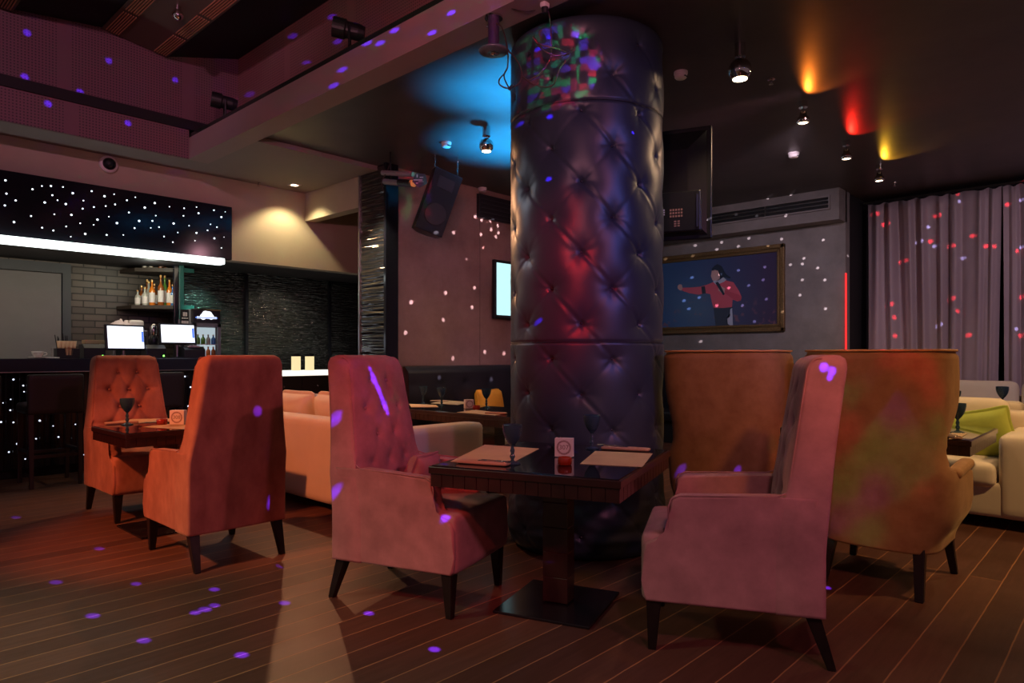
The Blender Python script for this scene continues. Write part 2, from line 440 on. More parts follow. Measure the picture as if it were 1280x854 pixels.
# ceiling: dark lowered ceiling on the right, grey soffit by the bar, beam edging the tall opening
struct('ceiling', box(B(), 3.08, 11, -3.5, 6.2, ZC, ZC + .1), M['dark_ceiling'])
sf = B(); box(sf, 3.08, 4.62, 6.2, 7.8, ZS, ZS + .15); box(sf, -3, 3.08, 7.30, 7.8, ZS, ZS + .15)
struct('ceiling_soffit', sf, M['grey_soffit'])
struct('ceiling_niche', box(B(), 4.62, 7.4, 6.2, 7.8, ZS, ZS + .1), M['near_black'])
M['beam_mat'] = mat('mauve_plaster', (.33, .235, .225), .6, var=.04, vscale=2)
struct('trim_beam', box(B(), 2.87, 3.08, -3.5, 7.31, ZS, 3.52), M['beam_mat'])
struct('trim_beam_edge', box(B(), 2.88, 2.93, -3.5, 7.3, 3.52, 3.565), M['ledge_green'])
struct('trim_ledge', box(B(), 2.93, 3.52, -3.5, 7.3, 3.50, 3.53), M['black'])
M['perf_low'] = M['perf_x']
struct('wall_upper_left', box(B(), -3, 2.87, 7.27, 7.36, ZS + .001, 3.60), M['perf_x'])
struct('trim_cable_slot', box(B(), -3, 3.2, 7.25, 7.42, 3.60, 3.70), M['black'])
struct('wall_upper_back', box(B(), -3, 3.56, 7.5, 7.6, 3.5, 4.75), M['perf_x'])
struct('wall_upper_right', box(B(), 3.5, 3.6, -3.5, 7.5, 3.5, 4.75), M['perf_y'])
cb = B(); prism(cb, [(-3, 4.38), (1.31, 4.38), (2.12, 4.48), (2.73, 4.39), (3.55, 4.62), (3.55, 4.8), (-3, 4.8)], -3.5, 7.5, 'y')
struct('ceiling_upper', cb, M['black'])
# ceiling grille panels of the tall hall
def grille_panel(x0, z0, x1, z1, label, ys=(7.48, -1.0)):
    t = empty('ceiling_grille_panel', ((x0 + x1) / 2, ys[0], (z0 + z1) / 2), label=label, cat='ceiling panel')
    mx, my, mz = t.location
    bm = B(); quad(bm, *[(x - mx, y - my, z - .012 - mz) for x, y, z in ((x0, ys[0], z0), (x1, ys[0], z1), (x1, ys[1], z1), (x0, ys[1], z0))])
    r = bmesh.ops.extrude_face_region(bm, geom=bm.faces[:]); bmesh.ops.translate(bm, verts=[v for v in r['geom'] if isinstance(v, bmesh.types.BMVert)], vec=(0, 0, .01))
    link('panel', bm, M['tan_panel'], t)
    for side in (0, 1):
        k = 0; y = ys[0] - .04
        while y > 3.6:
            g = B(); 
            for i in range(6):
                f = (.05 + i * .035) if side == 0 else (.95 - i * .035)
                xx = x0 + (x1 - x0) * f; zz = z0 + (z1 - z0) * f - .02
                box(g, xx - .004 - mx, xx + .004 - mx, y - .5 - my, y - my, zz - .006 - mz, zz + .004 - mz)
            link('grille_slats', g, M['slat'], t); y -= .56; k += 1
grille_panel(2.12, 4.475, 2.73, 4.385, 'tan ceiling panel with two rows of slatted grilles above the perforated wall')
grille_panel(.80, 4.38, 1.41, 4.375, 'tan slatted ceiling panel cut off at the upper left corner')

M['beige'] = M['beige_wall']
struct('wall_left', box(B(), -3, 7.3, 7.75, 7.92, 2.36, ZS + .1), M['beige_wall'])
struct('wall_header', box(B(), 4.48, 4.62, 6.5, 7.76, 2.95, ZS + .01), M['beige_wall'])
struct('wall_back', box(B(), 4.62, 9.3, 6.1, 6.22, 0, ZC + .02), M['brown_wall'])
struct('wall_right', box(B(), 9.2, 9.36, 2.78, 6.22, 0, ZC), M['grey_wall'])
struct('wall_curtain_side', box(B(), 9.3, 10.4, 2.80, 2.9, 0, ZC), M['dark_curtain'])
struct('wall_far_right', box(B(), 10.15, 10.3, -3.5, 2.9, 0, ZC), M['dark_curtain'])
struct('wall_bar_panels', box(B(), 3.6, 7.3, 9.3, 9.42, 0, 2.5), M['ripple'])
struct('wall_bar_brick', box(B(), -3, 3.7, 9.9, 10.05, 0, 2.6), M['brick'])
struct('wall_bar_side', box(B(), 7.15, 7.3, 6.2, 9.4, 0, ZS), M['near_black'])
struct('ceiling_bar', box(B(), -3, 7.3, 7.9, 10.1, 2.42, 2.5), M['near_black'])
tr = B()
for px in (308, 412):
    p = at_y(px, 400, 9.28); box(tr, p.x - .02, p.x + .02, 9.26, 9.3, 0, 2.4)
struct('trim_panel_joint', tr, M['dark_glossy'])
# wall joints: thin vertical grooves on plaster walls
jb = B()
for X in (5.95, 7.05): box(jb, X - .002, X + .002, 6.098, 6.1, 1.1, 3.35)
struct('trim_joint', jb, M['near_black'])

# rippled glossy pilaster between bar and brown wall
def ripple_column():
    t = empty('glossy_rippled_pilaster', (4.48, 6.3, 0), label='tall glossy black pilaster of stacked rippled strips beside the rust plaster wall', cat='pilaster')
    bm = B(); ny, nz = 14, 620; g = []
    for i in range(nz + 1):
        z = i / nz * ZC; row = []
        for j in range(ny + 1):
            y = -.26 + .48 * j / ny
            w = noise.noise(Vector((y * 1.8, z * 34, 3.1))) * .5 + noise.noise(Vector((y * 4, z * 70, 9.1))) * .25
            row.append(bm.verts.new((-.012 + .020 * w, y, z)))
        g.append(row)
    for i in range(nz):
        for j in range(ny):
            bm.faces.new((g[i][j], g[i][j + 1], g[i + 1][j + 1], g[i + 1][j]))
    link('rippled_face', bm, M['ripple_solid'], t, smooth=True)
    link('core', box(B(), .01, .135, -.22, .24, 0, ZC), M['dark_glossy'], t)
    link('edge_trim', box(B(), -.04, .13, -.29, -.25, 0, ZC, bev=.004), M['dark_glossy'], t)
    link('edge_trim', box(B(), -.03, .01, .22, .245, 0, ZC, bev=.004), M['brushed'], t)
ripple_column()

# door behind bar
d1 = empty('door_1', (0, 9.88, 0)); d1['kind'] = 'structure'
xr = at_y(77, 400, 9.88).x; xf = at_y(85, 400, 9.88).x; zt = at_y(76, 342, 9.88).z
fr = B(); box(fr, xr, xf + .02, -.05, .01, 0, zt + .12); box(fr, .6, xr, -.05, .01, zt, zt + .12)
link('door_frame', fr, M['doorframe'], d1)
link('door_leaf', box(B(), .6, xr - .01, -.03, .01, .02, zt - .01), M['door'], d1)

# star light fascia over the bar
FY = 7.65
fas = empty('bar_fascia', (1.5, FY, 2.38), label='long black gloss panel of backlit star holes hanging over the bar', cat='light panel')
fx = at_y(290, 290, FY).x
link('panel', box(B(), -3 - 1.5, fx - 1.5, 0, .08, -.03, .575, bev=.004), M['dark_glossy'], fas)
DOTS = [(27,102,9),(32,168,8),(24,227,8),(78,202,8),(162,146,8),(209,130,6),(254,130,8),(314,135,6),(261,176,7),(287,201,6),(363,166,9),(223,212,9),(328,220,9),(416,203,6),(457,156,7),(521,181,9),(569,171,5),(412,243,7),(468,235,7),(527,230,6),(574,222,7),(633,201,7),(675,186,5),(772,215,9),(722,238,9),(643,262,7),(271,271,6),(356,274,9),(155,280,7),(70,310,9),(543,283,5),(486,298,9),(400,316,6),(467,324,5),(583,315,9),(330,332,6),(210,338,7),(266,352,7),(353,383,5),(425,369,9),(532,374,7),(615,374,5),(671,340,7),(694,304,9),(760,304,7),(777,278,5),(752,339,5),(793,335,6),(845,233,5),(918,241,6),(980,235,5),(915,279,6),(990,266,8),(866,317,9),(943,328,5),(887,362,5),(818,382,6),(862,410,6),(980,364,8),(1035,351,6),(1050,321,5),(1082,335,6),(1067,251,6),(1123,259,4),(1104,285,8),(972,403,5),(1069,391,8),(1117,385,4),(1104,439,6)]
for (zx, zy, s) in DOTS:
    p = at_y(zx / 3.99, 200 + zy / 3.99, FY - .001)
    r = s / 3.99 * .5 * (p.dot(FW)) / F * 1.05
    link('light_hole', cyl(B(), (p.x - 1.5, -.004, p.z - 2.38), (p.x - 1.5, .001, p.z - 2.38), r, seg=12), M['dot'], fas)
fx2 = at_y(281, 330, 7.6).x
st = link('bar_light_strip', box(B(), -3, fx2, 7.59, 7.73, 2.283, 2.35, bev=.01), M['strip'])
tag(st, 'long glowing white light strip under the star panel of the bar', 'strip light')

# bar counter
bar = empty('bar_counter', (0, 8.1, 0), label='long black bar counter with navy top and scattered lit holes in its front', cat='bar counter')
link('counter_top', box(B(), -3, 3.62, 0, .66, 1.09, 1.222, bev=.006), M['bar_top'], bar)
fl = [( -3, .6), (-3, .25)]
x = -3
while x < 3.5:
    fl += [(x + .005, .25), (x + .012, .243), (x + .045, .243), (x + .052, .25)]; x += .057
fl += [(3.55, .25), (3.55, .6)]
link('fluted_front', prism(B(), fl, .1, 1.09, 'z'), M['bar_front'], bar)
link('plinth', box(B(), -3, 3.52, .33, .58, 0, .1), M['black'], bar)
link('metal_lip', box(B(), -3, 3.6, -.006, .01, 1.085, 1.093), M['brushed'], bar)
BD = [(68,181,9),(118,212,8),(122,243,6),(54,282,6),(52,337,8),(5,397,9),(68,399,8),(88,508,11),(45,550,8),(202,390,10),(270,417,6),(183,482,7),(297,473,8),(166,550,7),(259,541,9),(345,482,6),(383,409,6),(377,525,7),(477,214,8),(462,266,6),(459,397,7),(430,563,10),(294,353,5),(15,300,5),(128,585,7)]
BD2 = [(922,402,8),(970,424,10),(950,455,8),(911,486,7),(903,553,5),(940,550,10)]
for (zx, zy, s, sc_, oy) in [(a, b, c, 4.065, 430) for a, b, c in BD] + [(a, b, c, 3.99, 370) for a, b, c in BD2]:
    p = at_y(zx / sc_, oy + zy / sc_, 8.34)
    r = s / sc_ * .5 * (p.dot(FW)) / F * .95
    link('light_hole', cyl(B(), (p.x, .236, p.z), (p.x, .2405, p.z), r, seg=12), M['dotblue'], bar)

# AC bulkhead on the picture wall
struct('trim_bulkhead', box(B(), 8.95, 9.25, 2.78, 6.15, 2.955, ZC), M['grey_wall'])
av = empty('wall_vent', (8.951, 4.3, 3.17), label='long slotted air vent in the boxed ledge above the framed picture', cat='vent')
link('slot', box(B(), -.012, 0.001, -1.4, 1.7, -.06, .075), M['black'], av)
fb = B(); box(fb, -.03, 0, -1.42, 1.72, .075, .095); box(fb, -.03, 0, -1.42, 1.72, -.08, -.06); box(fb, -.03, 0, -1.42, -1.40, -.06, .075)
link('frame', fb, M['grey_wall'], av)
for z in (-.02, .03): link('louvre', box(B(), -.026, -.014, -1.4, 1.7, z, z + .012), M['brushed'], av)
for y in (-.6, .2, 1.0): link('divider', box(B(), -.028, -.012, y, y + .012, -.06, .075), M['brushed'], av)
# red LED line at the wall end
p = at_x(1057, 420, 9.19)
tag(link('led_strip', box(B(), 9.175, 9.2, 2.765, 2.78, 1.1, 2.3), M['redled']), 'thin red glowing line at the right end of the grey plaster wall', 'led strip')

# vent on brown wall
p0 = at_y(597, 243, 6.08); p1 = at_y(632, 272, 6.08)
v2 = empty('wall_vent', (p0.x, 6.1, p0.z - .20), label='black louvred vent high on the rust plaster wall, left of the padded column', cat='vent')
w = .75; h = .18
link('frame', box(B(), 0, w, -.05, 0, -h / 2, h / 2 + .12, bev=.004), M['black_metal'], v2)
for i in range(5): link('louvre', box(B(), .02, w - .02, -.06, -.05, -h / 2 + .02 + i * .055, -h / 2 + .035 + i * .055), M['near_black'], v2)

# curtains
def curtain(y0, y1, y0b, y1b, label, x=9.82, seed=1):
    bm = B(); n = int(abs(y1 - y0) / .0075); nz = 26; g = []
    for i in range(nz + 1):
        f = i / nz; z = 3.25 - f * 3.22; row = []
        for j in range(n + 1):
            s = j / n; ya = y0 + (y1 - y0) * s; yb = y0b + (y1b - y0b) * s; y = ya + (yb - ya) * f ** .8
            w = noise.noise(Vector((ya * 2.6, seed, f * .3))); ph = ya * 33 + w * 9
            a = .040 + .045 * noise.noise(Vector((ya * 4, seed + 4, f * .7)))
            xx = a * math.sin(ph) + .007 * math.sin(ph * 2.3 + f * 1.2) + .035 * noise.noise(Vector((ya * 2, f * 1.1, seed + 9)))
            zz = z + (.018 * math.sin(ph) if i == 0 else 0)
            row.append(bm.verts.new((x + xx, y, zz)))
        g.append(row)
    for i in range(nz):
        for j in range(n): bm.faces.new((g[i][j], g[i][j + 1], g[i + 1][j + 1], g[i + 1][j]))
    o = link('curtain', bm, M['curtain'], smooth=True)
    md = o.modifiers.new('s', 'SOLIDIFY'); md.thickness = .004
    return tag(o, label, 'curtain')
gap = at_x(1252, 400, 9.82).y
curtain(2.70, gap + .0, 2.66, gap + .05, 'wide mauve satin curtain in deep folds beside the grey plaster wall', seed=1)
curtain(gap - .01, -1.2, gap - .03, -1.2, 'mauve satin curtain to the right of the dark gap, cut by the frame', seed=5)
rl = tag(link('curtain_rail', cyl(B(), (9.82, -1.3, 3.285), (9.82, 2.74, 3.285), .014), M['black_metal']), 'dark rail carrying the mauve curtains under the ceiling', 'curtain rail')

# ================================================================== PADDED COLUMN
PC = Vector((0, 0, 0)) + FW * 4.6 + RT * (.108 * 4.6 + .006)
PR = .515
col = empty('padded_column', (PC.x, PC.y, 0), label='thick round column wrapped in slate tufted leatherette, floor to ceiling', cat='column')
phc = math.atan2(-PC.y, -PC.x)
BTN = []
for k in range(16):
    off = (-3.5 + 23.2 * 0) ; ang = phc + R(-3.5) * 1.0 + k * 2 * PI / 16
    base = 1.01 - .43 * 2 if k % 2 == 0 else 1.01 - .215 - .43 * 1
    for j in range(8):
        z = base + .4325 * j
        if .08 < z < 3.28: BTN.append((ang, z, k))
_near = {}
def colr(a, z):
    r = PR
    if z not in _near: _near[z] = [q for q in BTN if abs(z - q[1]) <= .34]
    best = 9; 
    puff = 0
    for (ba, bz, k) in _near[z]:
        dz = z - bz
        da = (a - ba + PI) % (2 * PI) - PI
        s = da * PR
        if abs(s) > .3: continue
        d2 = s * s + dz * dz
        r -= .030 * math.exp(-math.sqrt(d2) / .034) + .010 * math.exp(-d2 / .010)
        # radiating wrinkles
        if d2 < .03:
            th = math.atan2(dz, s)
            r += .0028 * math.sin(7 * th + k * 2.1 + bz * 5) * math.exp(-math.sqrt(d2) / .055)
        # diagonal crease towards the neighbour lower right (seen from outside)
        for (qs, qz, amp) in ((.2023, -.2163, .0028), (-.2023, -.2163, .0007)):
            dd = segdist((s, dz), (0, 0), (qs, qz))
            if dd < .05:
                dd2 = dd + .0
                r -= amp * math.exp(-(dd2 / .012) ** 2)
                r += amp * .5 * math.exp(-((dd2 - .024) / .014) ** 2)
    for sz in (1.335, 2.80): r -= .010 * math.exp(-((z - sz) / .007) ** 2)
    # rounded ends, sagging skirt at the bottom
    r -= .06 * math.exp(-(3.335 - z) / .018) if z > 3.0 else 0
    if z < .35:
        r += .02 * math.sin(z / .35 * PI) + .012 * math.exp(-((z - .13) / .03) ** 2) - .05 * math.exp(-z / .03)
        r += .006 * noise.noise(Vector((a * 5, z * 20, 0)))
    return r
bm = B(); na, nz = 300, 420; rings = []
for i in range(nz + 1):
    z = .005 + 3.335 * i / nz
    rings.append([(math.cos(2 * PI * k / na) * colr(2 * PI * k / na, z), math.sin(2 * PI * k / na) * colr(2 * PI * k / na, z), z) for k in range(na)])
loft(bm, rings); link('tufted_padding', bm, M['leather'], col, smooth=True)
btn_me = None
for (a, z, k) in BTN:
    da = (a - phc + PI) % (2 * PI) - PI
    if abs(da) > R(112): continue
    r = colr(a, z) + .004
    loc = (math.cos(a) * r, math.sin(a) * r, z)
    if btn_me is None:
        bm = B(); bmesh.ops.create_uvsphere(bm, u_segments=12, v_segments=8, radius=.0105)
        b0 = link('button', bm, M['button'], col, smooth=True, loc=loc); btn_me = b0.data
    else:
        o = bpy.data.objects.new('button', btn_me); COL.objects.link(o); o.parent = col; o.location = loc
for sz in (1.335, 2.80):
    pts = [(math.cos(2 * PI * k / 120) * (PR - .004), math.sin(2 * PI * k / 120) * (PR - .004), sz) for k in range(120)]
    link('seam', tube(B(), pts, .0025, 5, closed=True), M['seam'], col, smooth=True)

# ================================================================== FRAMED PICTURE
px1 = at_x(980, 304, 9.15); yb = px1.y; zt_ = px1.z; zb_ = at_x(980, 414, 9.15).z
W_ = 1.98; HH = zt_ - zb_
pic = empty('framed_picture', (9.2, yb, zb_), label='wide concert picture in an ornate gilt frame on the grey plaster wall', cat='picture')
def fr_piece(bm, y0, y1, z0, z1): box(bm, -.05, 0, y0, y1, z0, z1, bev=.012, seg=3)
fw = .10
f = B()
# frame profile: outer band, groove, inner bead
for (o, w, d) in ((0, .055, .05), (.052, .02, .035), (.068, .034, .045)):
    y0, y1, z0, z1 = o, W_ - o, o, HH - o
    for (a, b_, c, d_) in ((y0, y1, z0, z0 + w), (y0, y1, z1 - w, z1), (y0, y0 + w, z0, z1), (y1 - w, y1, z0, z1)):
        box(f, -d, 0, a, b_, c, d_, bev=.008, seg=2)
link('frame', f, M['gilt'], pic)
cv, nt, b = new_mat('concert_backdrop')
tc = N(nt, 'ShaderNodeTexCoord'); sp = N(nt, 'ShaderNodeSeparateXYZ'); L(nt, tc.outputs['Object'], sp.inputs[0])
mr = N(nt, 'ShaderNodeMapRange'); mr.inputs['From Min'].default_value = .2; mr.inputs['From Max'].default_value = 1.9; L(nt, sp.outputs['Y'], mr.inputs['Value'])
cr = N(nt, 'ShaderNodeValToRGB'); cr.color_ramp.elements[0].color = (.05, .035, .09, 1); cr.color_ramp.elements[1].color = (.045, .12, .30, 1)
L(nt, mr.outputs[0], cr.inputs['Fac'])
no = N(nt, 'ShaderNodeTexNoise'); no.inputs['Scale'].default_value = 11; no.inputs['Detail'].default_value = 5; L(nt, tc.outputs['Object'], no.inputs['Vector'])
gr = N(nt, 'ShaderNodeMapRange'); gr.inputs['From Min'].default_value = .58; gr.inputs['From Max'].default_value = .7; L(nt, no.outputs['Fac'], gr.inputs['Value'])
hz = N(nt, 'ShaderNodeMapRange'); hz.inputs['From Min'].default_value = .55; hz.inputs['From Max'].default_value = .1; L(nt, sp.outputs['Z'], hz.inputs['Value'])
ml = N(nt, 'ShaderNodeMath', operation='MULTIPLY'); L(nt, gr.outputs[0], ml.inputs[0]); L(nt, hz.outputs[0], ml.inputs[1])
mx = N(nt, 'ShaderNodeMix', data_type='RGBA'); L(nt, ml.outputs[0], mx.inputs[0]); L(nt, cr.outputs[0], mx.inputs[6]); mx.inputs[7].default_value = (.22, .10, .14, 1)
L(nt, mx.outputs[2], b.inputs['Base Color']); b.inputs['Roughness'].default_value = .35
link('printed_canvas', box(B(), -.02, -.004, .09, W_ - .09, .09, HH - .09), cv, pic)
# printed singer: flat shapes on the canvas, taken in canvas pixels of a 976x854 crop of [830..990]x[290..430]
def cpt(zx, zy, off):
    q = at_x(830 + zx / 6.1, 290 + zy / 6.1, 9.18 - off); return (q.x - 9.2, q.y - yb, q.z - zb_)
def shape(name, pts, m, off, parent=pic):
    bm = B(); vs = [bm.verts.new(cpt(a, b_, off)) for a, b_ in pts]; fc = bm.faces.new(vs)
    bmesh.ops.triangulate(bm, faces=[fc]); return link(name, bm, m, parent)
mp_shirt = mat('printed_pink_shirt', (.60, .10, .16), .4); mp_skin = mat('printed_skin', (.55, .36, .36), .4)
mp_hair = mat('printed_dark_hair', (.02, .03, .06), .4); mp_pants = mat('printed_dark_trousers', (.03, .04, .08), .4); mp_light = mat('printed_highlight', (.45, .50, .65), .4)
shape('printed_trousers', [(378, 578), (525, 570), (528, 716), (505, 716), (482, 640), (470, 716), (392, 716)], mp_pants, .001)
shape('printed_trouser_sheen', [(505, 590), (520, 580), (526, 712), (508, 716), (486, 700), (482, 660), (500, 650)], mp_light, .002)
shape('printed_shirt', [(138, 426), (200, 424), (275, 418), (330, 402), (372, 384), (432, 360), (480, 372), (530, 384), (552, 420), (572, 450), (592, 498), (586, 522), (560, 530), (524, 516), (518, 572), (450, 580), (378, 580), (366, 540), (352, 474), (318, 468), (262, 478), (190, 466), (140, 448)], mp_shirt, .003)
shape('printed_armband', [(284, 418), (312, 414), (320, 468), (290, 472)], mp_hair, .004)
shape('printed_fist', [(104, 410), (118, 398), (136, 402), (142, 430), (134, 448), (118, 444), (104, 430)], mp_skin, .004)
shape('printed_face', [(364, 296), (372, 288), (420, 290), (432, 330), (420, 372), (384, 376), (370, 368), (358, 338)], mp_skin, .004)
shape('printed_hair', [(362, 284), (384, 258), (408, 244), (440, 262), (456, 300), (470, 322), (510, 346), (502, 356), (462, 344), (430, 350), (432, 316), (412, 296), (388, 288), (370, 296)], mp_hair, .005)
shape('printed_collar', [(372, 376), (400, 384), (430, 362), (452, 344), (476, 366), (458, 380), (430, 392), (396, 404)], mp_light, .005)
shape('printed_hand', [(414, 420), (436, 414), (466, 432), (462, 462), (440, 466), (414, 446)], mp_skin, .006)
shape('printed_microphone', [(392, 388), (410, 380), (424, 396), (464, 474), (452, 484), (404, 410)], mp_hair, .0065)
shape('printed_forearm', [(462, 440), (520, 462), (566, 476), (592, 498), (584, 524), (540, 520), (466, 470)], mat('printed_sleeve', (.50, .07, .12), .4), .0045)
# ================================================================== SOFT FURNITURE
def leg_mesh(x0, y0, x1, y1, z1, s0, s1, z0=0):
    """tapered square leg from foot (x0,y0) to top (x1,y1)"""
    bm = B(); rings = []
    for (x, y, z, s) in ((x0, y0, z0, s0), (x0, y0, z0 + .004, s0 + .002), (x1, y1, z1, s1)):
        rings.append([(x - s, y - s, z), (x + s, y - s, z), (x + s, y + s, z), (x - s, y + s, z)])
    loft(bm, rings); bmesh.ops.bevel(bm, geom=[e for e in bm.edges if abs(e.verts[0].co.z - e.verts[1].co.z) > .01], offset=.004, segments=2, affect='EDGES')
    return bm
def tuft(v, z, btns, amp=.024, rad=.022, crease=.006, segs=()):
    d = 0
    for (a, b) in btns:
        q = math.hypot(v - a, z - b)
        if q < .2: d -= amp * math.exp(-q / rad)
    for (a, b) in segs:
        q = segdist((v, z), a, b)
        if q < .06: d -= crease * math.exp(-(q / .009) ** 2) + crease * .8 * math.exp(-(q / .03) ** 2)
    return d
def make_tall_chair(mat_, label, crease=.002):
    t = empty('tall_armchair', label=label, cat='armchair', group='tall tufted velvet armchairs')
    # seat block and nose
    bm = B(); softbox(bm, .715, .590, .283, r=.028, puff=.022, n=14, mtx=TR(.014, 0, .3535))
    link('seat', bm, mat_, t, smooth=True)
    for s in (-1, 1):
        prof = [(-.325, .212), (.350, .212), (.364, .235), (.368, .30), (.366, .42), (.350, .462), (.315, .480), (.285, .486), (.262, .502), (.254, .535), (.254, .615), (.243, .648), (.210, .664), (-.16, .680), (-.325, .684)]
        bm = B(); prism(bm, prof, s * .218, s * .304, 'y', bev=.014, seg=4)
        link('arm', bm, mat_, t, smooth=True, wn=True)
    # backrest, tapering upwards and leaning back
    rows = [(1.115, (-.073, .073)), (.975, (-.146, 0, .146)), (.835, (-.073, .073)), (.695, (-.146, 0, .146)), (.60, (-.073, .073))]
    btns = [(v, z) for z, vs in rows for v in vs]; segs = []
    for a in btns:
        for b in btns:
            if a[1] > b[1] and .05 < a[1] - b[1] < .15 and abs(abs(a[0] - b[0]) - .073) < .01: segs.append((a, b))
    for z, vs in rows[:1]:
        for v in vs: segs.append(((v, z), (v, 1.26)))
    for (v, z) in ((-.146, .975), (.146, .975), (-.146, .695), (.146, .695)): segs.append(((v, z), (math.copysign(.30, v), z + .02)))
    rings = []; nzl = 84; ztop = 1.252; zb = .2115
    for i in range(nzl + 1):
        z = zb + (ztop - zb) * (i / nzl)
        f = (z - zb) / (ztop - zb)
        w = .3045 - .070 * max(0, (z - .64) / .61) ** .9
        ur = -.352 - .098 * max(0, (z - .45) / .8) ** 1.3
        uf = -.165 - .125 * max(0, (z - .45) / .8)
        dt = ztop - z; rt = .065
        if dt < rt:
            th = 1 - dt / rt; q = 1 - math.sqrt(max(0, 1 - th * th))
            uf -= rt * q * .95; w -= .03 * q; ur += .03 * q
        ring = []
        nf = 44; rr = .016 + .014 * max(0, min(1, (z - .66) / .2)); rf = .003 + .027 * max(0, min(1, (z - .68) / .08))
        bulge = .018 * math.sin(PI * min(1, max(0, (z - .5) / .75)))
        for k in range(nf):
            s = 1 - 2 * k / (nf - 1); v = s * (w - rf)
            u = uf + tuft(v, z, btns, segs=segs, crease=crease, rad=.018) * (1 if dt > .03 else 0) + bulge * (1 - s * s)
            ring.append((u, v, z))
        for k in range(1, 6):
            a = k / 6 * PI / 2; ring.append((uf - rf + rf * math.cos(a), -(w - rf) - rf * math.sin(a), z))
        for k in range(0, 6):
            a = k / 5 * PI / 2; ring.append((ur + rr - rr * math.sin(a), -(w - rr) - rr * math.cos(a), z))
        for k in range(1, 9):
            s = -1 + 2 * k / 9; ring.append((ur - .006 * (1 - s * s), s * (w - rr), z))
        for k in range(0, 6):
            a = k / 5 * PI / 2; ring.append((ur + rr - rr * math.cos(a), (w - rr) + rr * math.sin(a), z))
        for k in range(1, 6):
            a = k / 6 * PI / 2; ring.append((uf - rf + rf * math.sin(a), (w - rf) + rf * math.cos(a), z))
        rings.append(ring)
    # close the crown
    last = rings[-1]; c = Vector((sum(p[0] for p in last) / len(last), 0, ztop + .004))
    for f in (.8, .5, .2): rings.append([tuple(Vector(p).lerp(Vector((p[0] * .3 + c.x * .7, p[1], ztop + .003)), 1 - f)) for p in last])
    bm = B(); loft(bm, rings); link('backrest', bm, mat_, t, smooth=True)
    bme = None
    for (v, z) in btns[:7]:
        uf = -.165 - .125 * max(0, (z - .45) / .8) + .018 * math.sin(PI * (z - .5) / .75) * (1 - (v / .25) ** 2) - .022
        if bme is None:
            bm = B(); bmesh.ops.create_uvsphere(bm, u_segments=10, v_segments=7, radius=.009); o = link('button', bm, mat_, t, smooth=True, loc=(uf, v, z)); bme = o.data
        else:
            o = bpy.data.objects.new('button', bme); COL.objects.link(o); o.parent = t; o.location = (uf, v, z)
    def back_edge(z, front):
        w = .3005 - .066 * max(0, (z - .60) / .65) ** .9
        return (-.165 - .125 * max(0, (z - .45) / .8) if front else -.352 - .098 * max(0, (z - .45) / .8) ** 1.3), w
    for s in (-1, 1):
        pts = [(u, s * .301, z + .002) for u, z in ((.256, .53), (.256, .615), (.245, .650), (.210, .665), (.1, .670), (-.05, .676), (-.17, .681))]
        for k in range(12):
            z = .70 + .485 * k / 11; u, w = back_edge(z, True); pts.append((u - .008, s * (w - .004), z))
        for k in range(1, 6):
            a = k / 5 * PI / 2; u, w = back_edge(1.2, True); pts.append((u - .01 - .055 * (1 - math.cos(a)), s * (w - .012), 1.187 + .055 * math.sin(a)))
        link('piping', tube(B(), pts, .0035, 6), mat_, t, smooth=True)
    for s in (-1, 1):
        link('leg', leg_mesh(.325, s * .262, .318, s * .258, .225, .015, .031), M['leg'], t)
        link('leg', leg_mesh(-.375, s * .262, -.300, s * .258, .225, .015, .030), M['leg'], t)
    return t

c0 = make_tall_chair(M['velvet'], 'tall rose velvet armchair left of the table marked 307')
def cam2room(r, d): p = FW * d + RT * r; return p.x, p.y
x, y = cam2room(-.481, 3.604); c0.location = (x, y, 0); c0.rotation_euler.z = R(-71.7)
x, y = cam2room(.986, 3.058)
c1 = dup(c0, (x, y, 0), R(116.5), 'tall dusty pink velvet armchair seen from its side, right of table 307')
c2 = make_tall_chair(M['velvet_orange_lit'], 'tall crushed orange-red velvet armchair with its back to the viewer, by the table marked 308', crease=.007)
c2.location = (1.88, 4.36, 0); c2.rotation_euler.z = R(90)
c3 = dup(c2, (1.955, 5.93, 0), R(-90), 'tall orange-red tufted armchair facing the viewer in front of the bar')

def pillow(name, sx, sy, sz, m, mtx, label, cat='cushion', group=None, pinch=.10):
    bm = B(); softbox(bm, sx, sy, sz, r=sz / 2.2, puff=sz * .28, n=12, pinch=pinch, mtx=mtx)
    return tag(link(name, bm, m, smooth=True), label, cat, group)
q = Matrix.Translation(c0.location) @ Matrix.Rotation(R(-71.7), 4, 'Z')
pillow('throw_pillow', .30, .24, .09, M['velvet'], q @ TR(-.04, .04, .60, ry=R(-66)), 'small rose velvet cushion leaning in the armchair left of table 307')

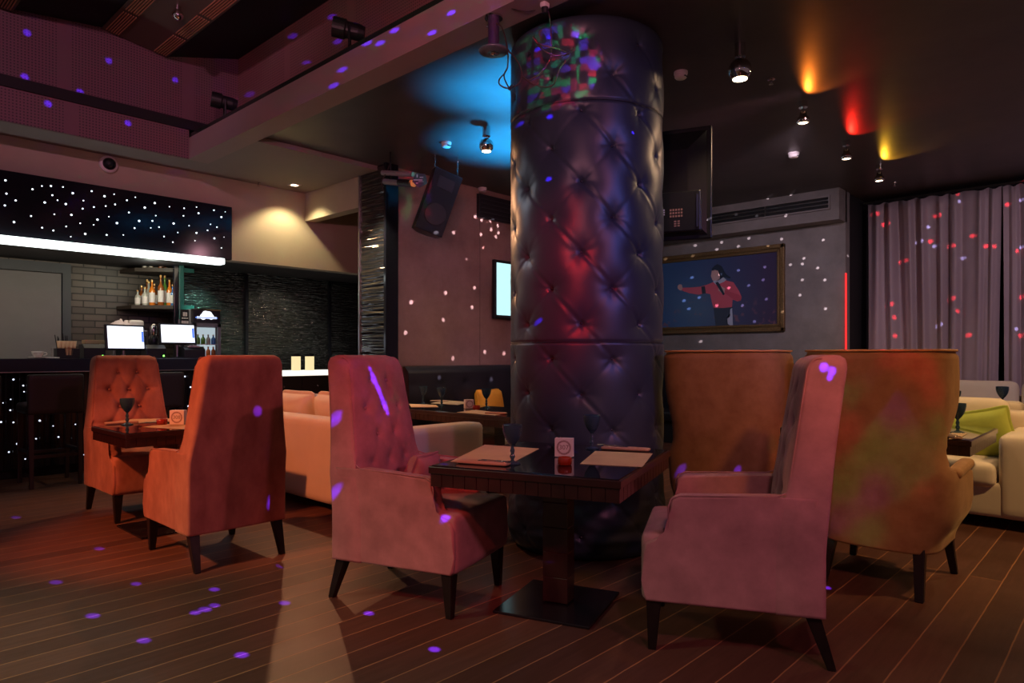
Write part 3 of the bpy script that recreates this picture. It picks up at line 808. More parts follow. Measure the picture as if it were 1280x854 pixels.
# ---- wing chairs, barrel back
def make_wing_chair(label):
    t = empty('wing_chair', label=label, cat='wing chair', group='ochre velvet wing chairs')
    def sm(a, b, x): x = max(0, min(1, (x - a) / (b - a))); return x * x * (3 - 2 * x)
    def prof(z):
        w = .342 + .012 * sm(.80, 1.10, z) - .014 * math.exp(-((z - .80) / .14) ** 2)
        w += .035 * (1 - sm(.60, .74, z)) * sm(.25, .5, z)
        w -= .05 * (1 - sm(.23, .42, z))
        lean = -.325 - .125 * sm(.35, 1.28, z)                      # rear-most u
        if z > .66: uend = -.20 + .17 * sm(.74, 1.02, z) - .03 * sm(1.15, 1.28, z)
        else: uend = .21 - .41 * sm(.615, .665, z)
        return w, lean, uend
    NS = 56
    def pline(z, off):
        w, ub, ue = prof(z); w -= off; ub += off; D = (.24)
        pts = []
        # superelliptic back then straight sides to uend
        arc = []
        for k in range(41):
            a = -PI / 2 + PI * k / 40
            v = math.copysign(abs(math.sin(a)) ** .62, math.sin(a)) * w
            u = ub + D - math.copysign(abs(math.cos(a)) ** .62, math.cos(a)) * D
            arc.append((u, v))
        us = ub + D
        n = 10
        left = [(ue + (us - ue) * k / n, -w) for k in range(n)] if ue > us else []
        right = [(us + (ue - us) * (k + 1) / n, w) for k in range(n)] if ue > us else []
        if ue <= us:
            arc = [p for p in arc if p[0] <= ue + 1e-6]
        path = left + arc + right
        # resample to NS
        Ls = [0]
        for p, q_ in zip(path, path[1:]): Ls.append(Ls[-1] + math.dist(p, q_))
        out = []; j = 0
        for i in range(NS + 1):
            s = Ls[-1] * i / NS
            while j < len(Ls) - 2 and Ls[j + 1] < s: j += 1
            f = (s - Ls[j]) / max(1e-9, Ls[j + 1] - Ls[j]); a, b_ = path[j], path[j + 1]
            out.append((a[0] + (b_[0] - a[0]) * f, a[1] + (b_[1] - a[1]) * f))
        return out
    zs = [.225 + i * .0125 for i in range(30)] + [.60 + i * .005 for i in range(17)] + [.685 + i * .0165 for i in range(36)]
    zs = [z for z in zs if z < 1.272] + [1.272, 1.28]
    TH = .062; rings = []
    for z in zs:
        e = 0
        if z > 1.262: e = .012 if z < 1.276 else .026
        o = pline(z, 0 + e); i_ = pline(z, TH - e)
        ring = [(u, v, z) for u, v in o]
        # rounded nose at the ends
        (u1, v1), (u2, v2) = o[-1], i_[-1]; nose = .022
        ring.append(((u1 + u2) / 2 + nose, (v1 + v2) / 2, z))
        ring += [(u, v, z) for u, v in reversed(i_)]
        (u1, v1), (u2, v2) = i_[0], o[0]; ring.append(((u1 + u2) / 2 + nose, (v1 + v2) / 2, z))
        rings.append(ring)
    bm = B(); loft(bm, rings); link('curved_shell', bm, M['gold_velvet'], t, smooth=True)
    # piping along the top edge and welt just below
    pts = [(u, v, 1.278) for u, v in pline(1.272, .006)]
    link('piping', tube(B(), pts, .006, 6), M['gold_pipe'], t, smooth=True)
    # seat block (rounded front), cushion
    bm = B(); softbox(bm, .52, .46, .20, r=.07, puff=0, n=10, mtx=TR(0.0, 0, .335)); link('seat_base', bm, M['gold_velvet'], t, smooth=True)
    bm = B(); softbox(bm, .60, .56, .13, r=.05, puff=.02, n=10, mtx=TR(.05, 0, .475)); link('seat_cushion', bm, M['gold_velvet'], t, smooth=True)
    # arm pads
    for s in (-1, 1):
        bm = B(); softbox(bm, .40, .075, .05, r=.024, puff=.006, n=8, mtx=TR(.04, s * .345, .645, ry=R(-3))); link('arm_pad', bm, M['gold_velvet'], t, smooth=True)
    for s in (-1, 1):
        link('leg', leg_mesh(.31, s * .27, .27, s * .24, .25, .016, .026), M['leg'], t)
        link('leg', leg_mesh(-.345, s * .235, -.25, s * .215, .25, .018, .028), M['leg'], t)
    return t
w0 = make_wing_chair('ochre velvet wing chair seen from behind, at the right, standing nearer the viewer')
w0.location = (4.275, 1.07, 0)
w1 = dup(w0, (4.11, 1.88, 0), R(3), 'ochre velvet wing chair seen from behind, right next to the padded column')

# ---- sofas
def sofa(name, loc, rz, length, depth, label, m, arm_l=True, arm_r=True, back_h=.72, arm_h=.68, cushions=3, back_cush=True, group=None, bt=.24, at=.20, seat_h=.47, bcz=.72, bch=.42):
    """local: x along length, +y is the front; origin at floor centre of the back line"""
    t = empty(name, loc, rz, label, 'sofa', group)
    hl = length / 2
    bm = B(); softbox(bm, length, depth - .02, .26, r=.03, n=8, mtx=TR(0, depth / 2, .21)); link('base', bm, m, t, smooth=True)
    bm = B(); softbox(bm, length, bt, back_h - .08, r=.045, puff=.006, n=16, mtx=TR(0, bt / 2, .08 + (back_h - .08) / 2)); link('backrest', bm, m, t, smooth=True)
    for s, on in ((-1, arm_l), (1, arm_r)):
        if not on: continue
        bm = B(); softbox(bm, at, depth, arm_h - .08, r=.045, puff=.006, n=12, mtx=TR(s * (hl - at / 2), depth / 2, .08 + (arm_h - .08) / 2)); link('arm', bm, m, t, smooth=True)
    il = -hl + (at if arm_l else 0) + .005; ir = hl - (at if arm_r else 0) - .005; cw = (ir - il) / cushions
    for k in range(cushions):
        cx = il + cw * (k + .5)
        bm = B(); softbox(bm, cw - .008, depth - bt + .03, .17, r=.05, puff=.015, n=10, mtx=TR(cx, bt + (depth - bt) / 2 + .015, seat_h - .085)); link('seat_cushion', bm, m, t, smooth=True)
        if back_cush:
            bm = B(); softbox(bm, cw - .02, .19, bch, r=.08, puff=0, n=10, puffside=.0, mtx=TR(cx, bt + .10, bcz, rx=R(8))); link('back_cushion', bm, m, t, smooth=True)
    for sx in (-1, 1):
        for yy in (.08, depth - .08):
            link('foot', box(B(), sx * (hl - .1) - .03, sx * (hl - .1) + .03, yy - .03, yy + .03, 0, .085, bev=.004), M['leg'], t)
    return t
# left sofa: back plane X=2.9 (back towards the viewer), seats face +X, from Y=4.0
sofa('sofa', (2.90, 5.05, 0), R(-90), 2.10, 1.06, 'long beige sofa seen from behind between the two dining tables, left of centre', M['cream'], arm_l=False, arm_r=True, cushions=2, back_h=.74, arm_h=.70, bcz=.70, bch=.40, back_cush=False)
def big_cushion(px, py, X, label, sx=.62, sy=.40, m=None):
    p = at_x(px, py, X)
    bm = B(); softbox(bm, sy, sx, .2, r=.09, puff=.04, n=10, pinch=.05, mtx=Matrix.Translation(p) @ TR(ry=R(80)))
    return tag(link('sofa_cushion', bm, m or M['cream'], smooth=True), label, 'cushion')
big_cushion(376, 512, 3.30, 'pinkish beige loose cushion standing on the long sofa back, left one by the armchair', .62, .38)
big_cushion(424, 517, 3.30, 'beige loose cushion on the long sofa, partly behind the tall rose armchair', .62, .40)
# right sofas
s1 = sofa('sofa', (6.98, 1.76, 0), R(90), 2.9, 1.05, 'cream sofa with boxy arm at the right edge, behind the dark table with a goblet', M['cream2'], arm_l=True, arm_r=True, cushions=3, back_h=.80, arm_h=.68, bcz=.70, bch=.42, at=.46, seat_h=.47)
s2 = sofa('sofa', (7.04, 2.1, 0), R(-90), 2.7, 1.0, 'white sofa back to back with the boxy cream sofa on the right', M['cream2'], arm_l=True, arm_r=True, cushions=3, back_h=.86, arm_h=.62, bcz=.74, bch=.4, back_cush=False)
s3 = sofa('sofa', (9.62, 1.0, 0), R(90), 3.2, .95, 'low white sofa with square cushions in front of the mauve curtains', M['cream2'], arm_l=False, arm_r=False, cushions=4, back_h=.80, bcz=.76, bch=.42, back_cush=True)
# banquettes
def banquette(loc, rz, length, label):
    t = empty('banquette', loc, rz, label, 'banquette')
    bm = B(); nx = int(length / .03); nz = 26; g = []
    btns = []
    k = 0; x = .18
    while x < length: btns.append((x, .93 if k % 2 == 0 else .72)); x += .2; k += 1
    for i in range(nz + 1):
        z = .40 + .73 * i / nz; row = []
        for j in range(nx + 1):
            x = length * j / nx
            y = .13 + .02 * math.sin(PI * i / nz) + tuft(x, z, [b_ for b_ in btns if abs(b_[0] - x) < .2], amp=.03, rad=.03)
            if i >= nz - 2: y -= .03 * (i - nz + 2)
            row.append(bm.verts.new((x, y, z)))
        g.append(row)
    g.append([bm.verts.new((length * j / nx, 0, 1.135)) for j in range(nx + 1)])
    for i in range(len(g) - 1):
        for j in range(nx): bm.faces.new((g[i][j], g[i][j + 1], g[i + 1][j + 1], g[i + 1][j]))
    link('tufted_back', bm, M['black_leather'], t, smooth=True)
    bm = B(); softbox(bm, length, .56, .16, r=.05, puff=.01, n=8, mtx=TR(length / 2, .30, .38)); link('seat', bm, M['black_leather'], t, smooth=True)
    link('plinth', box(B(), 0, length, 0, .52, 0, .31), M['black'], t)
    return t
# brown wall bench (faces -Y): local y -> world -Y
banquette((8.95, 6.085, 0), R(180), 4.25, 'black tufted banquette along the rust plaster wall')
banquette((9.185, 2.82, 0), R(90), 2.65, 'black tufted banquette under the framed concert picture')
p = at_y(612, 500, 5.80)
bm = B(); softbox(bm, .46, .42, .16, r=.07, puff=.04, n=12, pinch=.10, mtx=TR(p.x, 5.80, .655, rx=R(80), rz=R(4)))
tag(link('throw_pillow', bm, M['orange'], smooth=True), 'bright orange cushion on the black banquette left of the padded column', 'cushion')
def lime(px, py, X, sx, sz, label, tilt=70, rz=0):
    p = at_x(px, py, X); bm = B()
    softbox(bm, sz, sx, .15, r=.06, puff=.04, n=12, pinch=.10, mtx=Matrix.Translation(p) @ TR(rx=R(rz)) @ TR(ry=R(tilt)))
    return tag(link('throw_pillow', bm, M['lime'], smooth=True), label, 'cushion')
lime(1224, 542, 6.34, .50, .44, 'large lime green cushion on the cream sofa behind the goblet at the right', 68, -12)
lime(984, 508, 6.34, .42, .34, 'lime green cushion glimpsed between the two wing chairs', 60, 0)

# beige armchair at the far side of the middle table, mostly behind the column
t = empty('tub_armchair', (5.25, 4.55, 0), R(180), 'beige rounded armchair glimpsed past the left edge of the padded column', 'armchair')
bm = B(); softbox(bm, .62, .62, .30, r=.12, n=10, mtx=TR(0, 0, .27)); link('seat', bm, M['cream2'], t, smooth=True)
bm = B(); rings = []
for z, w in ((.12, .0), (.3, .012), (.5, .015), (.66, .01), (.70, -.01)):
    ring = []
    for k in range(25): a = -PI / 2 - .5 + (PI + 1.0) * k / 24 + PI / 2; ring.append((-.02 - (.36 + w) * math.sin(a), (.36 + w) * math.cos(a), z))
    for k in range(25): a = -PI / 2 - .5 + (PI + 1.0) * (24 - k) / 24 + PI / 2; ring.append((-.02 - (.27 - w) * math.sin(a), (.27 - w) * math.cos(a), z))
    rings.append(ring)
loft(bm, rings); link('curved_back', bm, M['cream2'], t, smooth=True)
for sx in (-1, 1):
    for sy in (-1, 1): link('leg', leg_mesh(sx * .22, sy * .22, sx * .2, sy * .2, .14, .014, .02), M['leg'], t)

# ================================================================== TABLES
def make_table(name, loc, rz, sx, sy, label, ped=(.13, .10), tiles=True, h=.74):
    t = empty(name, loc, rz, label, 'table')
    link('table_top', box(B(), -sx / 2, sx / 2, -sy / 2, sy / 2, h - .038, h - .004, bev=.004), M['wood_top'], t)
    link('glass_inlay', box(B(), -sx / 2 + .012, sx / 2 - .012, -sy / 2 + .012, sy / 2 - .012, h - .006, h, bev=.0015), M['glass_top'], t)
    # tiled apron: castellated outline
    def side(x0, y0, x1, y1, nx, ny, w=.062, g=.004, d=.004):
        L_ = math.dist((x0, y0), (x1, y1)); n = max(1, round(L_ / w)); st = L_ / n; dx, dy = (x1 - x0) / L_, (y1 - y0) / L_; out = []
        for k in range(n):
            a = k * st; b = a + st
            out += [(x0 + dx * (a + g / 2), y0 + dy * (a + g / 2)), (x0 + dx * (b - g / 2), y0 + dy * (b - g / 2))]
            if k < n - 1: out += [(x0 + dx * (b - g / 2) - nx * d, y0 + dy * (b - g / 2) - ny * d), (x0 + dx * (b + g / 2) - nx * d, y0 + dy * (b + g / 2) - ny * d)]
        return out
    a, b = sx / 2 - .008, sy / 2 - .008
    poly = side(-a, -b, a, -b, 0, -1) + side(a, -b, a, b, 1, 0) + side(a, b, -a, b, 0, 1) + side(-a, b, -a, -b, -1, 0)
    link('tiled_apron', prism(B(), poly, h - .098, h - .038, 'z'), M['wood_top'], t)
    px, py = ped; k = 0; z = .02
    bm = B(); rings = []
    nb = 5; hb = (h - .098 - .02) / nb
    for i in range(nb):
        for (zz, e) in ((z + .0, -.002), (z + .003, 0), (z + hb - .003, 0), (z + hb, -.002)):
            rings.append([(-px / 2 - e, -py / 2 - e, zz), (px / 2 + e, -py / 2 - e, zz), (px / 2 + e, py / 2 + e, zz), (-px / 2 - e, py / 2 + e, zz)])
        z += hb
    loft(bm, rings); link('pedestal', bm, M['wood_top'], t)
    link('base_plate', box(B(), -min(.245, sx * .33), min(.245, sx * .33), -.255, .255, .0, .014, bev=.003), M['steel_plate'], t)
    return t
TA = R(-71.5)
T1 = make_table('dining_table', (*cam2room(.235, 3.425), 0), TA, .92, 1.0, 'square dark dining table with tiled edge carrying the number 307, in the centre')
T2 = make_table('dining_table', (1.90, 5.24, 0), R(0), .76, .72, 'dark dining table with tiled edge carrying the number 308, between the two orange-red armchairs')
T3 = make_table('dining_table', (4.52, 4.62, 0), R(0), .80, 1.50, 'long dark table with three goblets behind the beige sofa, left of the column', ped=(.14, .5))
T4 = make_table('dining_table', (5.36, 1.62, 0), R(0), 1.0, 1.72, 'long dark table behind the wing chairs at the right', ped=(.2, .5))
T5 = make_table('dining_table', (8.35, .55, 0), R(0), .8, .8, 'dark table by the low white sofa at the right edge, with a goblet')
# T4 open frame leg seen in the gap between the wing chairs
TT = .7415
def on_table(px, py, z=.7405): return at_z(px, py, z)

def make_goblet(label, s=1.0):
    t = empty('goblet', label=label, cat='goblet')
    bm = B(); rings = []; seg = 48
    def rad(z):
        if z < .004: return .0385
        if z < .012: return .0385 - (z - .004) * 3.1
        if z < .085:
            b = .0075 + .006 * math.exp(-((z - .035) / .008) ** 2) + .004 * math.exp(-((z - .062) / .008) ** 2); return b if z > .016 else .0137 - (z - .012) * 1.2
        f = (z - .085) / .10
        return .0085 + .0375 * (1 - (1 - min(1, f)) ** 2.3) + .001 * f
    zs = [0, .003, .006, .009, .012, .016] + [.02 + .005 * i for i in range(13)] + [.085 + .0025 * i for i in range(41)]
    for z in zs:
        r = rad(z); ring = []
        for k in range(seg):
            a = 2 * PI * k / seg; rr = r
            if .095 < z < .172: rr += .0018 * (math.cos(12 * a + z * 330) * math.cos(12 * a - z * 330))
            ring.append((rr * math.cos(a), rr * math.sin(a), z))
        rings.append(ring)
    ztop = zs[-1]; outer_top = rad(ztop)
    for z in [ztop + .001] + [ztop - .005 - .006 * i for i in range(14)]:
        r = max(.002, rad(max(.0905, z)) - .0035); rings.append([(r * math.cos(2 * PI * k / seg), r * math.sin(2 * PI * k / seg), z) for k in range(seg)])
    loft(bm, rings); link('glass', bm, M['goblet'], t, smooth=True)
    return t
G = []
g0 = make_goblet('smoke blue goblet at the left place of table 307, nearest the viewer')
def place_goblet(px, py, z, label, first=False, s=1.0):
    p = at_z(px, py, z)
    g = g0 if first else dup(g0, label=label)
    g.location = (p.x, p.y, z); g.scale = (s, s, s); G.append(g); return g
place_goblet(640.5, 580, .741, '', True)
place_goblet(740, 561, .741, 'smoke blue goblet at the back of table 307 before the column')
place_goblet(159, 531, .741, 'smoke blue goblet on table 308 in front of the tufted armchair', s=1.05)
place_goblet(529, 505, .741, 'leftmost of the three goblets on the long table behind the beige sofa')
place_goblet(552, 507.5, .741, 'middle one of the three goblets on the long table behind the beige sofa')
place_goblet(608, 509.5, .741, 'goblet before the bright orange cushion left of the column')
place_goblet(1197, 541, .741, 'teal blue goblet on the dark table at the right, beside the wing chair', s=1.05)
place_goblet(1194, 513.5, .741, 'goblet mostly hidden behind the large wing chair, far right table', s=1.0)
place_goblet(1253, 511, .741, 'goblet on the farthest right table before the low white sofa', s=1.15)

def sheet(name, pts, m, z, th, label, cat, group=None):
    bm = B(); prism(bm, [(p.x, p.y) for p in pts], z, z + th, 'z'); return tag(link(name, bm, m), label, cat, group)
def px_quad(c, z): return [at_z(a, b, z) for a, b in c]
sheet('placemat', px_quad([(725, 580), (803, 584), (816, 567), (744, 564)], TT), M['paper'], .741, .0012, 'kraft paper placemat at the right place of table 307', 'placemat')
sheet('placemat', px_quad([(563, 577), (634, 582), (674, 561), (606, 556)], TT), M['paper'], .741, .0012, 'kraft paper placemat at the left place of table 307, under the goblet side', 'placemat')
sheet('placemat', px_quad([(179, 534), (236, 537), (240, 529), (206, 530)], TT), M['paper'], .741, .0012, 'kraft paper placemat on table 308 beside the armchair turned away', 'placemat')
sheet('placemat', px_quad([(131, 529), (150, 530), (236, 526), (236, 523), (165, 524)], TT), M['paper'], .741, .0012, 'kraft paper placemat on table 308 at the side of the tufted armchair', 'placemat')
sheet('placemat', px_quad([(571, 515.5), (618, 519.5), (632, 517), (595, 512.5)], TT), M['paper'], .741, .0012, 'kraft placemat at the near corner of the long table left of the column', 'placemat')
sheet('placemat', px_quad([(514, 509), (548, 509), (545, 506.2), (511, 505)], TT), M['paper'], .741, .0012, 'kraft placemat at the left end of the long table behind the sofa', 'placemat')
sheet('placemat', px_quad([(538, 504.2), (572, 506.2), (590, 503), (558, 500.6)], TT), M['paper'], .741, .0012, 'kraft placemat on the far side of the long table behind the sofa', 'placemat')
sheet('placemat', px_quad([(1186, 549), (1198, 549), (1209, 542), (1190, 540)], TT), M['paper'], .741, .0012, 'kraft placemat under the teal goblet on the right table', 'placemat')
sheet('placemat', px_quad([(969, 527), (990, 528), (990, 522), (971, 521)], TT), M['paper'], .741, .0012, 'kraft placemat glimpsed between the two wing chairs', 'placemat')

def napkin(px, py, rz, label, sx=.26, sy=.06, cut=True):
    p = at_z(px, py, .742)
    t = empty('napkin_roll', (p.x, p.y, .742), rz, label, 'napkin')
    bm = B(); softbox(bm, sx, sy, .014, r=.006, puff=.004, n=8, mtx=TR(0, 0, .007)); link('folded_napkin', bm, M['napkin'], t, smooth=True)
    if cut:
        bm = B(); tube(bm, [(-.03, -.01, .018), (-.10, .0, .019), (-.155, .008, .021)], .0025, 6); softbox(bm, .05, .014, .003, r=.0014, n=4, mtx=TR(-.01, -.012, .018)); link('knife', bm, M['chrome'], t, smooth=True)
        bm = B(); tube(bm, [(-.02, .012, .017), (-.09, .018, .019), (-.15, .03, .02)], .0022, 6); softbox(bm, .04, .018, .003, r=.0014, n=4, mtx=TR(.0, .012, .018)); link('fork', bm, M['chrome'], t, smooth=True)
    return t
th = YAW - R(90)
napkin(782, 562.5, TA - R(0) + R(3), 'folded kraft napkin with cutlery behind the right placemat of table 307')
napkin(604, 580, TA + R(2) + R(180), 'folded kraft napkin with cutlery at the front edge of table 307')
napkin(620, 517.5, R(-70), 'napkin at the near corner of the long table left of the column', .2, .05, False)
napkin(152, 529.5, R(-5), 'folded napkin beside the goblet on table 308', .22, .06, False)
napkin(549, 502, R(-60), 'napkin on the far side of the long table behind the sofa', .2, .05, False)
napkin(1190, 547, R(30), 'napkin with cutlery beside the teal goblet at the right', .2, .05, True)

def number_card(px, py, rz, num, label, s=1.0):
    p = at_z(px, py, .741)
    t = empty('table_number', (p.x, p.y, .741), rz, label, 'table number')
    w, d, h = .092 * s, .045 * s, .094 * s     # local -y is the front
    link('card_block', box(B(), -w / 2, w / 2, -d / 2, d / 2, .003, h, bev=.001), M['card'], t)
    bm = B(); seg = 48; zc = h * .52; r0, r1 = w * .40, w * .30
    a = [bm.verts.new((r0 * math.cos(2 * PI * k / seg), -d / 2 - .0004, zc + r0 * math.sin(2 * PI * k / seg))) for k in range(seg)]
    b = [bm.verts.new((r1 * math.cos(2 * PI * k / seg), -d / 2 - .0004, zc + r1 * math.sin(2 * PI * k / seg))) for k in range(seg)]
    for k in range(seg):
        l = (k + 1) % seg; bm.faces.new((a[k], a[l], b[l], b[k]))
    link('ring_print', bm, M['ringink'], t)
    if num: text_mesh('number_print', num, w * .36, M['ink'], t, Matrix.Translation((0, -d / 2 - .0006, zc)) @ Matrix.Rotation(R(90), 4, 'X'), thick=.0001)
    link('holder_foot', box(B(), -w / 2 - .002, w / 2 + .002, -d / 2 - .002, d / 2 + .002, 0, .004, bev=.001), M['acrylic'], t)
    # clip on top
    link('clip', tube(B(), [(-.03 * s, 0, h), (-.02 * s, 0, h + .004), (-.01 * s, 0, h + .002)], .002, 6), M['chrome'], t)
    return t
rg, nt, b = new_mat('ring_print_ink')
tc = N(nt, 'ShaderNodeTexCoord'); no = N(nt, 'ShaderNodeTexNoise'); no.inputs['Scale'].default_value = 350; L(nt, tc.outputs['Object'], no.inputs['Vector'])
cr = N(nt, 'ShaderNodeValToRGB'); cr.color_ramp.elements[0].position = .42; cr.color_ramp.elements[1].position = .6
cr.color_ramp.elements[0].color = (.20, .09, .09, 1); cr.color_ramp.elements[1].color = (.55, .38, .37, 1)
L(nt, no.outputs['Fac'], cr.inputs[0]); L(nt, cr.outputs[0], b.inputs['Base Color']); M['ringink'] = rg
number_card(705.5, 571, th + R(-12), '307', 'square white table number reading 307 on the central table')
number_card(223, 531, th + R(0), '308', 'square table number reading 308 on the table at the left', s=1.15)
number_card(586, 511, th + R(25), '', 'small round-printed table number on the long table behind the sofa', s=.95)

def candle(px, py, label, s=1.0):
    p = at_z(px, py, .741); t = empty('candle_holder', (p.x, p.y, .741), 0, label, 'candle holder')
    bm = B(); rings = []
    for r, z in ((.026, 0), (.031, .002), (.032, .018), (.031, .034), (.029, .036), (.026, .034), (.026, .010), (.003, .009)):
        rings.append([((r + (.0012 if k % 4 < 2 else 0) * (z > .001)) * math.cos(2 * PI * k / 48) * s, (r + (.0012 if k % 4 < 2 else 0)) * math.sin(2 * PI * k / 48) * s, z * s) for k in range(48)])
    loft(bm, rings); link('glass_cup', bm, M['red_glass'], t, smooth=True)
    link('wax', cyl(B(), (0, 0, .010 * s), (0, 0, .022 * s), .024 * s), M['card'], t)
    return t
candle(706, 581, 'small red ribbed glass candle holder in front of the number 307')
candle(202.5, 531, 'small red glass candle holder beside the number 308', 1.15)
candle(595.5, 512, 'small red glass candle holder on the long table before the orange cushion', 1.1)
# ================================================================== BAR STOOLS
def make_stool(label):
    t = empty('bar_stool', label=label, cat='bar stool', group='dark bar stools along the bar')
    # front is +y (towards the bar), back towards -y
    bm = B(); softbox(bm, .46, .05, .38, r=.016, puff=0, n=8, mtx=TR(0, -.235, .885)); link('backrest', bm, M['stool'], t, smooth=True)
    bm = B(); softbox(bm, .46, .46, .10, r=.03, puff=.012, n=8, mtx=TR(0, 0, .745)); link('seat', bm, M['stool'], t, smooth=True)
    for sx in (-1, 1):
        link('leg', leg_mesh(sx * .20, -.255, sx * .20, -.22, .72, .015, .022), M['stoolwood'], t)
        link('leg', leg_mesh(sx * .20, .215, sx * .20, .20, .72, .015, .022), M['stoolwood'], t)
    for (a, b) in (((-.2, -.235), (.2, -.235)), ((-.2, .205), (.2, .205))):
        link('rail', box(B(), a[0], b[0], a[1] - .012, a[1] + .012, .28, .31, bev=.003), M['stoolwood'], t)
    for sx in (-1, 1): link('rail', box(B(), sx * .2 - .012, sx * .2 + .012, -.235, .205, .32, .35, bev=.003), M['stoolwood'], t)
    return t
b0 = make_stool('dark leather bar stool left of the orange-red tufted armchair, fully in view'); b0.location = (1.775, 7.87, 0)
dup(b0, (2.74, 7.90, 0), label='dark bar stool mostly hidden behind the orange-red tufted armchair')
dup(b0, (1.115, 7.86, 0), label='dark bar stool cut off by the left edge of the frame')

# ================================================================== BAR EQUIPMENT
CT = 1.223
def pt(px, Y): return at_y(px, 446, Y)
def monitor(px0, px1, py0, py1, Y, rz, tilt, label, split):
    a, b = at_y(px0, py0, Y), at_y(px1, py1, Y); cx = (a.x + b.x) / 2; cz = (a.z + b.z) / 2; h = a.z - b.z; w = split
    t = empty('till_monitor', (cx, Y, CT), rz, label, 'monitor')
    m = TR(0, 0, cz - CT, rx=tilt)
    bm = B(); box(bm, -w / 2, w / 2, 0, .035, -h / 2, h / 2, bev=.008, mtx=m); link('housing', bm, M['black_plastic'], t)
    bm = B(); box(bm, -w / 2 + .02, w / 2 - .02, -.002, .001, -h / 2 + .02, h / 2 - .02, mtx=m); link('screen', bm, M['screen'], t)
    bm = B(); box(bm, w / 2 - .045, w / 2 - .022, -.0035, -.002, -.05, .07, mtx=m); link('screen_sidebar', bm, M['blueled'], t)
    link('stand_neck', cyl(B(), (0, .05, .01), (0, .04, cz - CT - .02), .022), M['brushed'], t)
    link('stand_base', box(B(), -.09, .07, -.06, .12, 0, .015, bev=.005), M['black_plastic'], t)
    return t
monitor(132, 182, 405, 438, 8.30, R(12), R(-6), 'brightly lit till screen behind the orange-red tufted chair, left of two', .44)
monitor(198, 246, 403, 431, 8.34, R(-8), R(-14), 'lit till screen tilted back on a chrome neck, right of two on the bar', .40)
def boxy(name, px0, px1, py, Y, dep, m, label, cat, led=None):
    a, b = pt(px0, Y), pt(px1, Y); h = at_y(px0, py, Y).z - CT; w = b.x - a.x
    t = empty(name, ((a.x + b.x) / 2, Y, CT), 0, label, cat)
    link('body', prism(B(), [(0, 0), (dep, 0), (dep, h), (dep * .3, h), (0, h * .72)], -w / 2, w / 2, 'x', bev=.006, seg=2), m, t)
    link('paper_slot', box(B(), -w * .3, w * .3, dep * .35, dep * .6, h - .002, h + .004), M['black'], t)
    if led: link('status_light', cyl(B(), (w * .36, -.004, h * .18), (w * .36, .001, h * .18), .009, seg=12), led, t)
    return t
boxy('receipt_printer', 105, 132, 430, 8.28, .2, M['black_plastic'], 'black receipt printer with green light, left of the lit till screens', 'printer', M['greenled'])
boxy('receipt_printer', 184, 208, 431, 8.26, .2, M['black_plastic'], 'black receipt printer with green light between the two till screens', 'printer', M['greenled'])
boxy('cash_box', 231, 257, 433, 8.24, .2, M['black_plastic'], 'black box topped with white papers at the right of the tilted till screen', 'box')
pb = B(); a = pt(243, 8.28); box(pb, a.x - .07, a.x + .06, 8.27, 8.40, CT + .128, CT + .15, bev=.004)
tag(link('paper_stack', pb, M['card']), 'white papers on the black box beside the tilted till screen', 'papers')
# cup and saucer
p = pt(47, 8.28); t = empty('coffee_cup', (p.x, p.y, CT), 0, 'small white coffee cup on a saucer at the left of the bar top', 'cup')
bm = B(); lathe(bm, [(0, .008), (.028, .008), (.032, .014), (.052, .05), (.055, .075), (.050, .075), (.045, .045), (.02, .018), (0, .018)], 28); link('cup', bm, M['porcelain'], t, smooth=True)
bm = B(); lathe(bm, [(0, .0), (.05, .001), (.085, .012), (.084, .015), (.05, .006), (0, .006)], 28); link('saucer', bm, M['porcelain'], t, smooth=True)
link('handle', tube(B(), smooth_path([(.05, 0, .062), (.075, 0, .06), (.078, 0, .04), (.045, 0, .03)], 5), .005, 6), M['porcelain'], t, smooth=True)
p = pt(64, 8.26); t = empty('spike_tray', (p.x, p.y, CT), 0, 'small pale tray with a bill spike beside the straw caddy', 'tray')
bm = B(); softbox(bm, .13, .10, .016, r=.006, n=5, mtx=TR(0, 0, .008)); link('tray', bm, M['porcelain'], t)
link('spike', cyl(B(), (0, 0, .01), (0, 0, .11), .002), M['chrome'], t)
# straw caddy
a, b = pt(69, 8.3), pt(98, 8.3)
t = empty('straw_caddy', ((a.x + b.x) / 2, 8.3, CT), 0, 'black caddy holding peach stacked cups and black straws on the bar', 'caddy')
w = b.x - a.x
link('caddy_box', prism(B(), [(-w / 2, 0), (w / 2, 0), (w / 2, .105), (w * .2, .105), (w * .17, .03), (-w * .12, .03), (-w * .15, .105), (-w / 2, .105)], -.06, .06, 'y', bev=.004), M['black_plastic'], t)
for k, dx in enumerate((-.085, -.045, 0, .04, .08)):
    bm = B(); lathe(bm, [(.012, .02), (.016, .1), (.026, .185), (.024, .185), (.010, .03)], 14, center=(dx * w / .26, .0, 0)); link('napkin_fan', bm, M['straw_cup'], t, smooth=True)
for k in range(12):
    x_ = -w * .36 + w * .5 * k / 11 + random.uniform(-.006, .006)
    link('straw', cyl(B(), (x_, .03, .08), (x_ + random.uniform(-.03, .02), .035, .235 + random.uniform(-.02, .03)), .0045, seg=8), M['black_plastic'], t)
